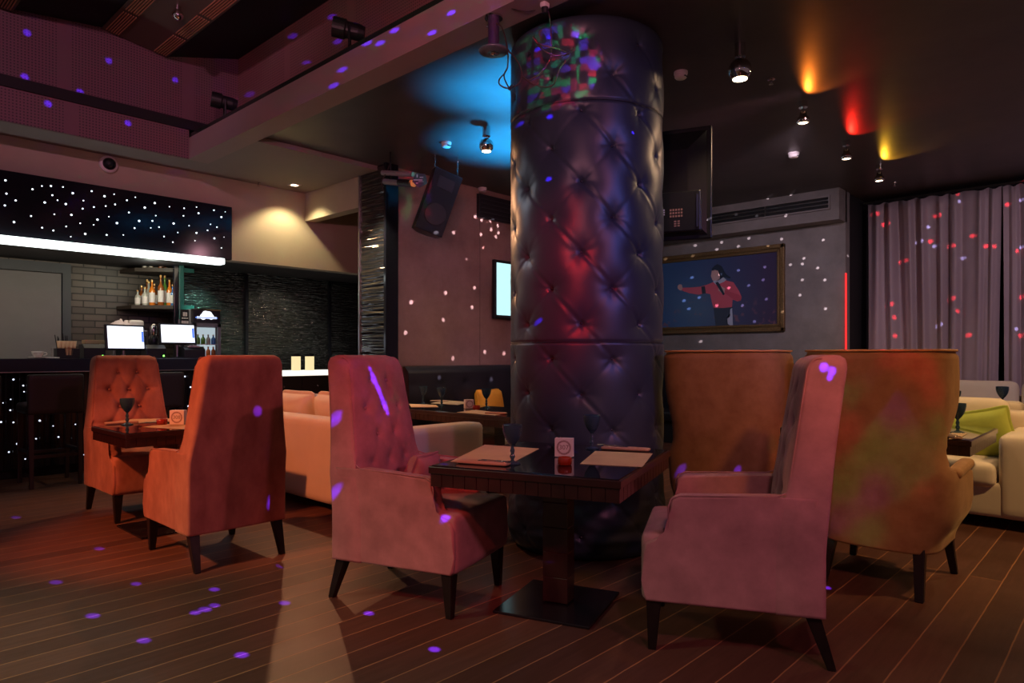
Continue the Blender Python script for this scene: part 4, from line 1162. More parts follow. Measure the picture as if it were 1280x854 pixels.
# coffee machine and cloth behind the monitor
a, b = pt(137, 9.2), pt(181, 9.2)
t = empty('coffee_machine', ((a.x + b.x) / 2, 9.25, .95), 0, 'silver machine standing behind the lit left till screen', 'machine')
w = b.x - a.x
link('body', box(B(), -w / 2, w / 2, -.18, .2, 0, .62, bev=.02, seg=3), M['brushed'], t)
link('front_panel', box(B(), -w / 2 + .03, w / 2 - .03, -.19, -.18, .25, .55, bev=.004), M['black_plastic'], t)
link('leg_panel', box(B(), -w / 2, w / 2, -.1, .15, -.95, 0), M['black'], t)
bm = B(); n = 18; g = []
for i in range(n + 1):
    row = []
    for j in range(n + 1):
        u, v = i / n - .5, j / n - .5
        row.append(bm.verts.new((u * .34, v * .22, .012 + .10 * max(0, 1 - 3.2 * (u * u + v * v)) ** .8 * (1 + .7 * noise.noise(Vector((u * 7, v * 7, 2)))))))
    g.append(row)
for i in range(n):
    for j in range(n): bm.faces.new((g[i][j], g[i + 1][j], g[i + 1][j + 1], g[i][j + 1]))
p = pt(152, 9.2); tag(link('white_cloth', bm, M['card'], smooth=True, loc=(p.x, 9.2, 1.562)), 'crumpled white cloth on top of the silver machine', 'cloth')
p = pt(169, 9.2); bm = B(); softbox(bm, .17, .14, .12, r=.03, n=6, mtx=TR(p.x, 9.2, 1.635)); tag(link('white_tub', bm, M['porcelain'], smooth=True), 'white rounded tub beside the crumpled cloth on the silver machine', 'tub')
# lit papers left of screen
a = pt(120, 8.62); bm = B(); box(bm, a.x - .13, a.x + .07, 8.55, 8.7, CT + .005, CT + .16, bev=.01); t = tag(link('white_box', bm, M['grey_plastic']), 'grey box lit by the screens behind the left printer', 'box')
bm = B(); box(bm, a.x - .12, a.x + .07, 8.56, 8.7, CT + .162, CT + .205, bev=.004); tag(link('paper_stack', bm, M['paper']), 'small stack of paper on the grey box behind the left printer', 'papers')
# stool-like black mixer between screens
p = pt(192, 8.5); t = empty('bar_mixer', (p.x, 8.5, CT), 0, 'small black and silver bar mixer between the two till screens', 'mixer')
bm = B(); lathe(bm, [(0, 0), (.06, 0), (.055, .04), (.03, .06), (.028, .12), (.05, .16), (.055, .22), (.03, .27), (0, .275)], 20); link('body', bm, M['black_plastic'], t, smooth=True)
bm = B(); lathe(bm, [(.03, .27), (.035, .29), (.034, .37), (.02, .40), (0, .40)], 20); link('steel_cup', bm, M['chrome'], t, smooth=True)
# fridge
fx0, fx1 = at_y(240, 440, 8.85).x, at_y(274, 440, 8.85).x; fz = at_y(240, 386, 8.85).z
FXC = (fx0 + fx1) / 2; fwid = fx1 - fx0; fzs = at_y(240, 404, 8.85).z
t = empty('bottle_fridge', (FXC, 8.85, 0), 0, 'glass-door drinks fridge with a lit header at the end of the bar', 'fridge')
link('cabinet', box(B(), -fwid / 2, fwid / 2, .04, .42, .1, fz, bev=.01), M['grey_plastic'], t)
link('lit_interior', box(B(), -fwid / 2 + .04, fwid / 2 - .04, .030, .041, .5, fzs - .05), M['screen2'] if 'screen2' in M else emat('fridge_interior', (.75, .92, 1.0), .55), t)
db = B()
for (x0, x1, z0, z1) in ((-fwid / 2, fwid / 2, fzs - .045, fzs), (-fwid / 2, fwid / 2, .3, .5), (-fwid / 2, -fwid / 2 + .04, .5, fzs), (fwid / 2 - .04, fwid / 2, .5, fzs)): box(db, x0, x1, -.05, -.03, z0, z1)
link('door_frame', db, M['grey_plastic'], t)
link('header', box(B(), -fwid / 2, fwid / 2, -.04, .04, fzs + .01, fz, bev=.006), M['near_black'], t)
hb = B(); hc = (fzs + fz) / 2 + .005
for (dx, dz, r) in ((-.05, -.01, .04), (-.02, .02, .045), (.02, .015, .045), (.05, -.01, .035)):
    cyl(hb, (dx, -.046, hc + dz), (dx, -.041, hc + dz), r, seg=20)
box(hb, -.13, .12, -.046, -.041, hc - .035, hc - .01)
link('lit_emblem', hb, M['screen'], t)
link('header_stripe', box(B(), -.15, .13, -.049, -.046, hc - .03, hc - .018), M['blueled'], t)
link('header_trim', box(B(), -fwid / 2, fwid / 2, -.05, -.04, fz - .015, fz), M['chrome'], t)
fb_ = []
for sh, (zz, cols) in enumerate(((1.40, ['greenb', 'greenb', 'clearb', 'blueb', 'blueb']), (1.245, ['greenb', 'orangeb', 'orangeb', 'amber', 'orangeb']))):
    link('shelf', box(B(), -fwid / 2 + .04, fwid / 2 - .04, -.028, .035, zz - .008, zz), M['white_plastic'], t)
def bottle(mkey, h, r, labelled=True, neck=.35, white=True):
    t = empty('bottle', label='x', cat='bottle')
    bm = B(); lathe(bm, [(0, 0), (r * .95, 0), (r, .006), (r, h * (1 - neck) - r * .6), (r * .8, h * (1 - neck)), (r * .36, h * (1 - neck * .75)), (r * .32, h * .93), (r * .38, h * .94), (r * .38, h * .96), (0, h * .96)], 16)
    link('glass', bm, M[mkey], t, smooth=True)
    bm = B(); cyl(bm, (0, 0, h * .92), (0, 0, h), r * .42, seg=12); link('cap', bm, M['cap'], t)
    if labelled:
        bm = B(); rings = [[(r * 1.015 * math.cos(2 * PI * k / 20), r * 1.015 * math.sin(2 * PI * k / 20), z) for k in range(20)] for z in (h * .12, h * .5)]
        loft(bm, rings, False, False); link('label', bm, M['label'] if white else M['paper'], t, smooth=True)
    return t
kinds = {}
def put_bottle(mkey, h, r, x, y, z, label, group, white=True, labelled=True):
    key = (mkey, white, labelled, round(h, 2))
    if key not in kinds: o = kinds[key] = bottle(mkey, h, r, labelled, white=white)
    else: o = dup(kinds[key])
    o.location = (x, y, z); o['label'] = label; o['group'] = group; return o
CW = {'greenb': 'green', 'clearb': 'clear', 'blueb': 'blue', 'orangeb': 'orange', 'amber': 'amber'}
for zz, cols, nm in ((1.40, ['greenb', 'greenb', 'clearb', 'blueb'], 'upper'), (1.245, ['greenb', 'orangeb', 'orangeb', 'amber'], 'lower')):
    for k, c in enumerate(cols):
        put_bottle(c, .125, .028, FXC - fwid / 2 + .075 + k * (fwid - .15) / 3, 8.855, zz, '%s bottle on the %s shelf of the lit glass-door fridge' % (CW[c], nm), 'drinks inside the lit fridge', labelled=False)
# menu board beside the fridge
a, b = at_y(226, 440, 8.95), at_y(239, 440, 8.95); z0, z1 = at_y(230, 404, 8.95).z, at_y(230, 387, 8.95).z
t = empty('chalk_board', ((a.x + b.x) / 2 - .01, 8.95, 0), 0, 'narrow black board with white lettering left of the lit fridge', 'board')
link('board', box(B(), -.055, .055, 0, .02, 1.2, z1, bev=.003), M['black'], t)
for k, (zz, w_, hh) in enumerate(((z1 - .06, .055, .05), (z1 - .11, .08, .015), (z1 - .16, .09, .035))):
    bm = B()
    for q_ in range(4): box(bm, -w_ / 2 + w_ * q_ / 4, -w_ / 2 + w_ * (q_ + .7) / 4, -.003, 0, zz - hh / 2, zz + hh / 2)
    link('lettering', bm, M['label'], t)
# post and corner shelves
a, b = at_y(218, 400, 9.1), at_y(230, 400, 9.1)
gp = empty('shelf_post', (a.x, 9.1, 0), 0, 'dark teal upright post carrying the bottle shelves, left of the rippled panels', 'post')
link('upright', box(B(), 0, .05, 0, .05, .9, 2.42, bev=.004), M['dark_glossy'], gp)
link('glass_fin', box(B(), .06, .12, 0, .04, 1.72, 2.42, bev=.004), M['greenpost'], gp)
def shelf(z, label, x0):
    t = empty('bottle_shelf', (3.44, 9.5, z), 0, label, 'shelf')
    link('board', prism(B(), [(x0 - 3.44, .40), (.22, .40), (.22, -.38), (.05, -.38), (x0 - 3.44 + .05, .0)], -.05, 0, 'z', bev=.006), M['shelf'], t)
    link('front_edge', box(B(), .02, .22, -.39, -.375, -.052, .003), M['greenpost'], t)
    return t
ZL = at_y(185, 381, 9.3).z; ZU = at_y(200, 335, 9.3).z
shelf(ZL, 'lower corner shelf crowded with labelled bottles at the brick wall', 2.98)
shelf(ZU, 'upper corner shelf with bottles just under the light strip', 3.02)
rnd = random.Random(3)
desc = ['front left end', 'beside the tall pair', 'among the dark necks', 'behind the squat one', 'with orange neck', 'of the tall pair, left', 'of the tall pair, right', 'at the right by the post', 'in the back row', 'near the shelf corner', 'half hidden at the back']
spots = [(172, .20, 'clearb'), (177, .27, 'amber'), (181, .24, 'clearb'), (186, .33, 'clearb'), (190, .34, 'orangeb'), (201, .40, 'amber'), (206, .41, 'greenb'), (212, .34, 'orangeb'), (193, .30, 'amber'), (184, .36, 'amber'), (216, .28, 'blueb')]
for k, (px, h, c) in enumerate(spots):
    Y = 9.34 + (212 - px) * .006 + (.12 if k in (1, 3, 6, 8) else 0) + (.2 if k in (9,) else 0)
    p = at_y(px, 380, Y); put_bottle(c, h, .033 if h < .3 else .036, p.x, Y, ZL + .001, '%s bottle on the lower corner shelf, %s' % (CW[c], desc[k]), 'bottles on the lower corner shelf')
for k, (px, h, c) in enumerate([(181, .26, 'clearb'), (185, .25, 'amber'), (189, .27, 'clearb'), (195, .25, 'clearb'), (201, .26, 'amber'), (207, .24, 'orangeb')]):
    Y = 9.40 + (207 - px) * .006 + .1 * (k % 2); p = at_y(px, 335, Y)
    put_bottle(c, h, .032, p.x, Y, ZU + .001, '%s bottle on the upper corner shelf, %s from its left end' % (CW[c], ['first', 'second', 'third', 'fourth', 'fifth', 'sixth'][k]), 'bottles on the upper corner shelf')
# cabinet with candle lamps
cxa = at_y(330, 460, 8.55).x
cab = empty('side_cabinet', (cxa, 8.55, 0), 0, 'dark olive cabinet with a drawer knob and glowing top, behind the beige sofa', 'cabinet')
CZ = at_y(385, 470, 8.55).z; wA = at_y(378, 460, 8.55).x - cxa
link('carcass', box(B(), 0, 1.9, .02, .55, 0, CZ - .012), M['olive'], cab)
link('worktop', box(B(), -.01, 1.91, -.01, .56, CZ - .012, CZ + .004, bev=.003), M['brushed'], cab)
dz0 = at_y(385, 494, 8.55).z
for k, (x0, x1) in enumerate(((0.01, wA - .005), (wA + .005, wA + .85), (wA + .86, 1.89))):
    d_ = link('drawer', box(B(), x0, x1, 0, .02, dz0, CZ - .02, bev=.003), M['olive'], cab)
    kx = at_y(397, 482, 8.55).x - cxa if k == 1 else (x0 + x1) / 2; kz = at_y(397, 482, 8.55).z
    bm = B(); lathe(bm, [(0, 0), (.008, 0), (.008, .01), (.014, .015), (.014, .022), (0, .026)], 14); bm.transform(Matrix.Translation((kx, 0, kz)) @ Matrix.Rotation(R(90), 4, 'X'))
    link('knob', bm, M['chrome'], d_, smooth=True)
for k, (x0, x1) in enumerate(((0.01, wA - .005), (wA + .005, wA + .85), (wA + .86, 1.89))):
    link('door', box(B(), x0, x1, 0, .02, .08, dz0 - .01, bev=.003), M['olive'], cab)
lt = tag(link('lit_glass_tray', box(B(), cxa + .05, cxa + 1.85, 8.60, 8.95, CZ + .005, CZ + .075, bev=.006), M['lit_top']), 'long glowing white light box lying on the olive cabinet', 'light box')
cz0 = at_y(370, 462, 8.58).z
for px, nm in ((370, 'left'), (387, 'right')):
    p = at_y(px, 460, 8.66); t = empty('candle_lamp', (p.x, p.y, CZ + .0755), 0, 'glowing cream cylinder candle lamp on the light box, the %s one of the pair' % nm, 'candle lamp', 'cylinder candle lamps on the light box')
    h_ = at_y(px, 443, 8.66).z - CZ - .0755
    link('glass_cylinder', cyl(B(), (0, 0, 0), (0, 0, h_ - .03), .062, seg=28), M['candle'], t, smooth=False)
    bm = B(); rings = [[(r * math.cos(2 * PI * k / 28), r * math.sin(2 * PI * k / 28), z) for k in range(28)] for r, z in ((.063, h_ - .03), (.063, h_), (.058, h_), (.058, h_ - .028))]
    loft(bm, rings, False, True); link('rim', bm, M['dark_glossy'], t, smooth=False)
# television on the rust wall
a = at_y(617, 324, 6.05); b = at_y(617, 398, 6.05); hh = a.z - b.z
t = empty('wall_television', (a.x, 6.08, b.z), 0, 'flat television with a pale cyan screen on the rust plaster wall behind the column', 'television')
link('housing', box(B(), 0, hh * 1.72, -.05, 0.0, 0, hh, bev=.008), M['black_plastic'], t)
link('screen', box(B(), .035, hh * 1.72 - .035, -.053, -.049, .045, hh - .04), M['tvscreen'], t)
link('wall_bracket', box(B(), .5, .8, 0, .02, .2, .6), M['black_metal'], t)

# hanging television seen from behind
pr = at_d(890, 157, 5.0); pb_ = at_d(890, 298, 5.0)
dirA = math.atan2(.98, .2)
TVH = pr.z - pb_.z; TVW = TVH * 1.70
tvd = -RT * .92 + FW * .39; yawtv = math.atan2(tvd.y, tvd.x)      # direction of the housing from its near right edge to the far edge
t = empty('hanging_television', (pr.x, pr.y, pb_.z), yawtv, 'large black television hanging from the ceiling, its ports facing the viewer, right of the column', 'television')
# local x runs along the width away from the near edge; local +y faces the viewer (back of the set)
link('bezel', box(B(), 0, TVW, -.02, .015, 0, TVH, bev=.008), M['black_plastic'], t)
rings = [[(x_, y_, z_) for x_, z_ in ((a_, b_), (TVW - a_, b_), (TVW - a_, TVH - b_), (a_, TVH - b_))] for a_, b_, y_ in ((.03, .03, .015), (.035, .035, .02), (.16, .16, .06), (.17, .17, .062))]
link('back_shell', loft(B(), rings), mat('gloss_black_plastic', (.02, .017, .017), .22, spec=.6), t)
link('port_box', box(B(), .07, TVW - .35, .03, .085, .05, TVH * .42, bev=.01), M['black_plastic'], t)
pc = B()
link('port_strip', box(B(), .085, .10, .085, .092, .08, TVH * .38), M['blue_label'], t)
for (x_, z_, w_, h_) in ((.20, .16, .10, .07), (.33, .18, .14, .05), (.22, .09, .05, .05), (.36, .08, .07, .06)):
    bm = B(); n = max(2, int(w_ / .018))
    for q_ in range(n):
        for r_ in range(3): box(bm, x_ + w_ * q_ / n, x_ + w_ * (q_ + .65) / n, .085, .088, z_ + h_ * r_ / 3, z_ + h_ * (r_ + .6) / 3)
    link('port_label', bm, M['whiteink'] if x_ > .3 else mat('dusky_label', (.40, .22, .20), .6), t)
link('bracket_plate', box(B(), TVW * .36, TVW * .62, .062, .10, TVH * .45, TVH * .85, bev=.006), M['black_metal'], t)
link('drop_pole', cyl(B(), (TVW * .5, .12, TVH * .5), (TVW * .5, .12, ZC - pb_.z), .02), M['black_metal'], t)
for zz in (.2, .5, .8):
    link('side_screw', cyl(B(), (-.004, 0, TVH * zz + .1), (.0, 0, TVH * zz + .1), .005, seg=8), M['chrome'], t)

# ================================================================== CEILING FIXTURES
def ball_spot(px, pytop, label, r=.076, z=ZC):
    p = at_z(px, pytop, z); t = empty('ball_spotlight', (p.x, p.y, z), 0, label, 'ceiling spotlight')
    link('mount', cyl(B(), (0, 0, -.09), (0, 0, 0), .036, seg=24), M['chrome'], t)
    link('stem', tube(B(), smooth_path([(0, 0, -.09), (.03, .01, -.11), (.035, .02, -.15)], 5), .006, 8), M['chrome'], t, smooth=True)
    bm = B(); lathe(bm, [(0, r)] + [(r * math.sin(a), r * math.cos(a)) for a in [i * PI / 20 for i in range(1, 16)]] + [(r * .66, -r * .80), (0, -r * .62)], 32, center=(0, 0, -.175))
    link('chrome_ball', bm, M['chrome'], t, smooth=True)
    link('lamp_disc', cyl(B(), (0, 0, -.175 - r * .83), (0, 0, -.175 - r * .79), r * .62, seg=24), M['lamp'], t)
    return Vector((p.x, p.y, z - .27))
def can_spot(px, pytop, label):
    p = at_z(px, pytop, ZC); t = empty('chrome_spotlight', (p.x, p.y, ZC), 0, label, 'ceiling spotlight')
    link('mount', cyl(B(), (0, 0, -.05), (0, 0, 0), .034, seg=24), M['chrome'], t)
    link('stem', cyl(B(), (0, 0, -.09), (0, 0, -.05), .010, seg=12), M['chrome'], t)
    bm = B(); lathe(bm, [(0, -.085), (.026, -.088), (.030, -.12), (.046, -.135), (.050, -.15), (.050, -.178), (.040, -.18), (.038, -.165), (0, -.16)], 28); link('head', bm, M['chrome'], t, smooth=True)
    link('lamp_disc', cyl(B(), (0, 0, -.175), (0, 0, -.168), .037, seg=24), M['lamp'], t)
    return Vector((p.x, p.y, ZC - .2))
LP = {}
LP['big'] = ball_spot(925, 55, 'large chrome ball spotlight on the dark ceiling right of the column')
LP['left'] = ball_spot(608, 158, 'chrome ball spotlight just left of the column top', r=.066)
LP['o'] = can_spot(1004, 127, 'chrome spotlight with an orange glow on the ceiling')
LP['r'] = can_spot(1058, 176, 'chrome spotlight with a red glow on the ceiling')
LP['y'] = can_spot(1099, 206, 'chrome spotlight with a yellow glow, nearest the curtains')
def detector(px, py, z, label, r=.05, m='white_plastic'):
    p = at_z(px, py, z); t = empty('smoke_detector', (p.x, p.y, z), 0, label, 'smoke detector')
    bm = B(); lathe(bm, [(0, .006), (r, .006), (r, -.018), (r * .92, -.022)], 28); link('base', bm, M[m], t, smooth=False)
    bm = B(); lathe(bm, [(r * .92, -.022), (r * .9, -.04), (r * .72, -.05), (0, -.052)], 28); link('sensor_cap', bm, M[m], t, smooth=True)
    link('slot', box(B(), -.02, .02, -r * .9, -r * .6, -.044, -.036), M['black'], t)
detector(851, 90, ZC, 'white round smoke detector next to the column on the dark ceiling')
detector(992, 191, ZC, 'white round smoke detector between the spotlights and the slotted vent', r=.055)
detector(558, 178, ZC, 'round smoke detector on the dark ceiling above the tilted loudspeaker')
detector(603, 235, ZC, 'round detector beside the black wall vent at the rust wall', r=.055)
detector(193, 210, ZS, 'white smoke detector on the grey soffit above the star panel', r=.045)
for px, py, lb in ((964, 98, 'small chrome sprinkler head right of the large ball spotlight'), (1118, 228, 'tiny chrome sprinkler head near the curtains'), (323, 228, 'tiny sprinkler head on the grey soffit left of the square downlight')):
    z = ZS if px == 323 else ZC; p = at_z(px, py, z); t = empty('sprinkler_head', (p.x, p.y, z - .001), 0, lb, 'sprinkler')
    bm = B(); lathe(bm, [(0, .01), (.03, .01), (.028, -.008), (.010, -.012), (.010, -.03), (0, -.03)], 18); link('collar', bm, M['chrome'], t, smooth=False)
    bm = B(); cyl(bm, (0, 0, -.045), (0, 0, -.042), .016, seg=14); link('deflector', bm, M['chrome'], t)
# dome camera
p = at_y(135, 206, 7.75); t = empty('dome_camera', (p.x, 7.752, p.z), 0, 'white dome security camera high on the wall over the bar', 'camera'); t.rotation_euler = (R(-90), 0, 0)
t.rotation_euler = (R(-90), 0, 0)
bm = B(); lathe(bm, [(0, .01), (.085, .01), (.085, -.03), (.070, -.045), (.062, -.045)], 32); link('housing', bm, M['white_plastic'], t, smooth=False)
bm = B(); lathe(bm, [(.062 * math.cos(a), -.042 - .055 * math.sin(a)) for a in [i * PI / 16 for i in range(9)]], 32); link('dome', bm, M['dark_glossy'], t, smooth=True)
# recessed soffit downlight
DLP = at_z(368, 231, ZS); t = empty('recessed_downlight', (DLP.x, DLP.y, ZS), 0, 'square recessed downlight shining on the beige wall corner', 'downlight')
fb = B(); 
for (x0, x1, y0, y1) in ((-.06, .06, -.06, -.04), (-.06, .06, .04, .06), (-.06, -.04, -.04, .04), (.04, .06, -.04, .04)): box(fb, x0, x1, y0, y1, -.008, 0)
link('frame', fb, M['white_plastic'], t); link('lamp_disc', cyl(B(), (0, 0, -.006), (0, 0, -.001), .038, seg=20), M['lamp'], t)
# upper spotlight on tan panel
p = at_z(222, 6, 4.43); t = empty('ball_spotlight', (p.x, p.y, 4.43), 0, 'small chrome spotlight on the tan ceiling panel of the tall hall', 'ceiling spotlight')
link('mount', cyl(B(), (0, 0, -.05), (0, 0, 0), .03), M['chrome'], t)
bm = B(); bmesh.ops.create_uvsphere(bm, u_segments=20, v_segments=14, radius=.05, matrix=TR(0, 0, -.09)); link('chrome_ball', bm, M['chrome'], t, smooth=True)

# stage lights on the beam
def par_can(loc, aim, s, label, lens=None, yoke_down=True):
    loc = Vector(loc); t = empty('stage_spotlight', loc, 0, label, 'stage light')
    d = Vector(aim).normalized(); q = d.to_track_quat('Z', 'Y').to_matrix().to_4x4()
    bm = B(); lathe(bm, [(0, -.10 * s), (.045 * s, -.10 * s), (.055 * s, -.06 * s), (.055 * s, .02 * s), (.065 * s, .03 * s), (.065 * s, .11 * s), (.058 * s, .11 * s), (.055 * s, .08 * s), (0, .07 * s)], 24); bm.transform(q); link('body', bm, M['black_metal'], t, smooth=False)
    bm = B(); lathe(bm, [(0, .085 * s), (.045 * s, .085 * s), (.045 * s, .08 * s)], 20); bm.transform(q); link('lens', bm, lens or M['chrome'], t, smooth=True)
    side = d.cross(Vector((0, 0, 1))).normalized() * .075 * s; dn = Vector((0, 0, -.17 * s if yoke_down else .17 * s))
    link('yoke', tube(B(), [side, side + dn * .8, dn, -side + dn * .8, -side], .008 * s, 6), M['black_metal'], t)
    return t
p = at_x(437, 38, 2.98); par_can(p, (-.75, .55, .15), 1.15, 'black stage spotlight standing on the mauve beam at the top')
bm = B(); cyl(bm, (2.98, p.y, 3.53), (2.98, p.y, p.z - .19), .018); tag(link('light_stand', bm, M['black_metal']), 'short stub post under the larger stage spotlight on the beam', 'post')
p = at_x(281, 128, 3.02); par_can(p, (-.85, .3, .1), 1.15, 'small black stage light at the far end of the mauve beam')
bm = B(); cyl(bm, (3.02, p.y, 3.53), (3.02, p.y, p.z - .19), .018); tag(link('light_stand', bm, M['black_metal']), 'short stub post under the small far stage light', 'post')

# scanner light with label under the ceiling
pa = at_d(484, 222, 7.05); pe = at_d(523, 226, 6.75)
t = empty('effect_light', tuple(pa), 0, 'long grey effect light with a navy star-shaped label, hung beside the loudspeaker', 'stage light')
dd = pe - pa
def loc_(px, py, d): return at_d(px, py, d) - pa
link('upper_tube', cyl(B(), loc_(478, 216, 7.05), loc_(516, 218, 6.8), .026), M['grey_plastic'], t)
link('lower_tube', cyl(B(), loc_(481, 227, 7.05), loc_(500, 229, 6.9), .030), M['grey_plastic'], t)
link('front_housing', cyl(B(), loc_(499, 228, 6.9), loc_(516, 229.5, 6.78), .036), M['black_plastic'], t)
link('lens', cyl(B(), loc_(514, 229, 6.79), loc_(518, 229.5, 6.77), .034), M['amberglass'], t)
sp_ = B(); ctr = loc_(525, 225, 6.70); pl = []
for k in range(10):
    a = 2 * PI * k / 10 + .2; r = (.078 if k % 2 else .066); pl.append(ctr + RT * (r * math.cos(a)) + Vector((0, 0, r * math.sin(a))))
vs = [sp_.verts.new(v) for v in pl]; f_ = sp_.faces.new(vs); r_ = bmesh.ops.extrude_face_region(sp_, geom=[f_]); bmesh.ops.translate(sp_, verts=[v for v in r_['geom'] if isinstance(v, bmesh.types.BMVert)], vec=FW * .004)
link('navy_label', sp_, M['blue_label'], t)
for (x_, z_, w_, h_) in ((-.02, .0, .09, .012), (.015, .026, .036, .012), (.01, -.016, .05, .006), (-.03, -.032, .02, .010), (-.028, .04, .012, .03)):
    c_ = ctr - FW * .001; bm = B(); quad(bm, *[c_ + RT * (x_ + a_ * w_ / 2) + Vector((0, 0, z_ + b_ * h_ / 2)) for a_, b_ in ((-1, -1), (1, -1), (1, 1), (-1, 1))]); link('label_print', bm, M['whiteink'], t)
up = at_d(490, 190, 6.98)
link('hanger', tube(B(), [loc_(488, 226, 6.98), loc_(488, 195, 6.98), Vector((loc_(488, 195, 6.98).x, loc_(488, 195, 6.98).y, ZC - pa.z))], .008, 6), M['black_metal'], t)
link('cable', tube(B(), smooth_path([loc_(480, 240, 7.0), loc_(477, 228, 7.0), loc_(484, 214, 7.0), loc_(489, 200, 7.0)], 6), .005, 6), M['cable'], t)

# tilted loudspeaker on chains
cz = at_d(549, 253, 7.0)
t = empty('loudspeaker', tuple(cz), 0, 'black loudspeaker hanging tilted from chains on the ceiling before the rust wall', 'loudspeaker')
fwd = (-FW * .86 + RT * .34 - Vector((0, 0, 1)) * .10).normalized()
upv = (Vector((0, 0, 1)) + RT * .36 ); upv = (upv - fwd * upv.dot(fwd)).normalized(); rtv = upv.cross(fwd).normalized() * -1
mt = Matrix((rtv, -fwd, upv)).transposed().to_4x4()
bm = B(); prism(bm, [(-.15, 0), (.15, 0), (.15, .16), (.06, .30), (-.06, .30), (-.15, .16)], -.33, .33, 'z', bev=.006); bm.transform(mt); link('cabinet', bm, M['black_plastic'], t)
bm = B(); box(bm, -.142, .142, -.006, 0, -.32, .32, bev=.003); bm.transform(mt); link('grille', bm, M['black'], t)
bm = B(); cyl(bm, (0, -.012, -.13), (0, -.006, -.13), .11, .115, seg=28); bm.transform(mt); link('woofer', bm, M['near_black'], t)
bm = B(); box(bm, -.09, .09, -.010, -.006, .14, .26, bev=.003); bm.transform(mt); link('horn', bm, M['near_black'], t)
for dx in (-.13, .13):
    a_ = (mt @ Vector((dx, .12, .33))); z0 = a_.z; zt2 = ZC - cz.z; n = int((zt2 - z0) / .028) + 1
    for k in range(n):
        c_ = Vector((a_.x, a_.y, z0 + .014 + k * .028)); u_ = RT if k % 2 else FW
        pts = [c_ + u_ * (.007 * math.cos(q)) + Vector((0, 0, .019 * math.sin(q))) for q in [2 * PI * i / 10 for i in range(10)]]
        link('chain_link', tube(B(), pts, .0028, 5, closed=True), M['chrome'], t, smooth=True)

# effect projector hanging under the beam, cables over the column
pm = at_z(617, 21, ZS)
t = empty('ceiling_projector', (pm.x, pm.y, ZS), 0, 'dark cylinder light with a round flange hanging under the beam beside the column', 'stage light')
link('mount_plate', cyl(B(), (0, 0, -.012), (0, 0, 0), .055, seg=24), M['chrome'], t)
link('tube_body', cyl(B(), (0, 0, -.20), (0, 0, -.012), .034, seg=24), mat('violet_metal', (.10, .06, .14), .35, metal=.5), t, smooth=False)
bm = B(); lathe(bm, [(0, -.196), (.085, -.198), (.092, -.206), (.085, -.214), (.06, -.212), (.045, -.222), (.022, -.222), (.020, -.205)], 36); link('flange', bm, mat('blue_grey_metal', (.12, .14, .17), .35, metal=.3), t, smooth=True)
bm = B(); bmesh.ops.create_uvsphere(bm, u_segments=16, v_segments=10, radius=.022, matrix=TR(0, 0, -.212)); link('lens', bm, M['chrome'], t, smooth=True)
for a_ in (.3, 2.4, 4.4): link('bolt', cyl(B(), (.034 * math.cos(a_), .034 * math.sin(a_), -.06), (.044 * math.cos(a_), .044 * math.sin(a_), -.06), .006, seg=8), M['chrome'], t)
# white socket on the beam underside by the column
pw = at_z(681, 4, ZS); 
t = empty('power_socket', (pw.x, pw.y, ZS - .01), 0, 'small white plug block fixed over the column top with cables hanging from it', 'socket')
bm = B(); softbox(bm, .05, .04, .035, r=.01, n=5); link('block', bm, M['white_plastic'], t, smooth=True)
bm = B(); cyl(bm, (0, 0, -.05), (0, 0, -.015), .016, .02); link('plug', bm, M['black_plastic'], t)
def cable(pts, d, label, r=.0042):
    P3 = [at_d(a, b, dd_) for (a, b, dd_) in pts]; o = P3[0].copy()
    ob = link('power_cable', tube(B(), [p_ - o for p_ in smooth_path(P3, 10)], r, 6), M['cable'], smooth=True, loc=tuple(o)); return tag(ob, label, 'cable')
cable([(682, 8, 4.0), (687, 22, 3.98), (689, 48, 3.95), (688, 72, 3.93), (675, 92, 3.92), (660, 100, 3.92), (652, 95, 3.92)], 0, 'cable hanging straight from the white plug and curling over the padded column')
cable([(666, 46, 3.93), (676, 60, 3.93), (695, 70, 3.93), (712, 66, 3.94), (717, 58, 3.95)], 0, 'short cable loop sagging across the upper column')
cable([(652, 95, 3.91), (668, 106, 3.9), (690, 107, 3.9), (700, 85, 3.91), (712, 70, 3.92), (700, 62, 3.92), (676, 56, 3.92), (668, 48, 3.93)], 0, 'long cable loop circling low over the column beneath the coloured squares')
cable([(621, 30, 4.02), (628, 36, 4.0), (634, 60, 3.95), (634, 85, 3.92), (624, 100, 3.9), (626, 107, 3.9), (636, 110, 3.9), (649, 104, 3.9), (652, 90, 3.9), (645, 74, 3.9), (634, 62, 3.92)], 0, 'looped cable hanging from the projector at the left edge of the column')
cable([(624, 0, 4.0), (636, 9, 4.0), (660, 14, 4.02), (682, 8, 4.02)], 0, 'thin cable draped along the beam to the white plug', .003)
cable([(634, 85, 3.9), (630, 95, 3.9), (634, 106, 3.89), (638, 111, 3.89)], 0, 'cable end with black plug beside the column top left')
bm = B(); cyl(bm, at_d(636, 112, 3.89), at_d(641, 106, 3.89), .010, .006); tag(link('cable_plug', bm, M['black_plastic'], smooth=False), 'black plug on the end of the looped cable', 'plug')
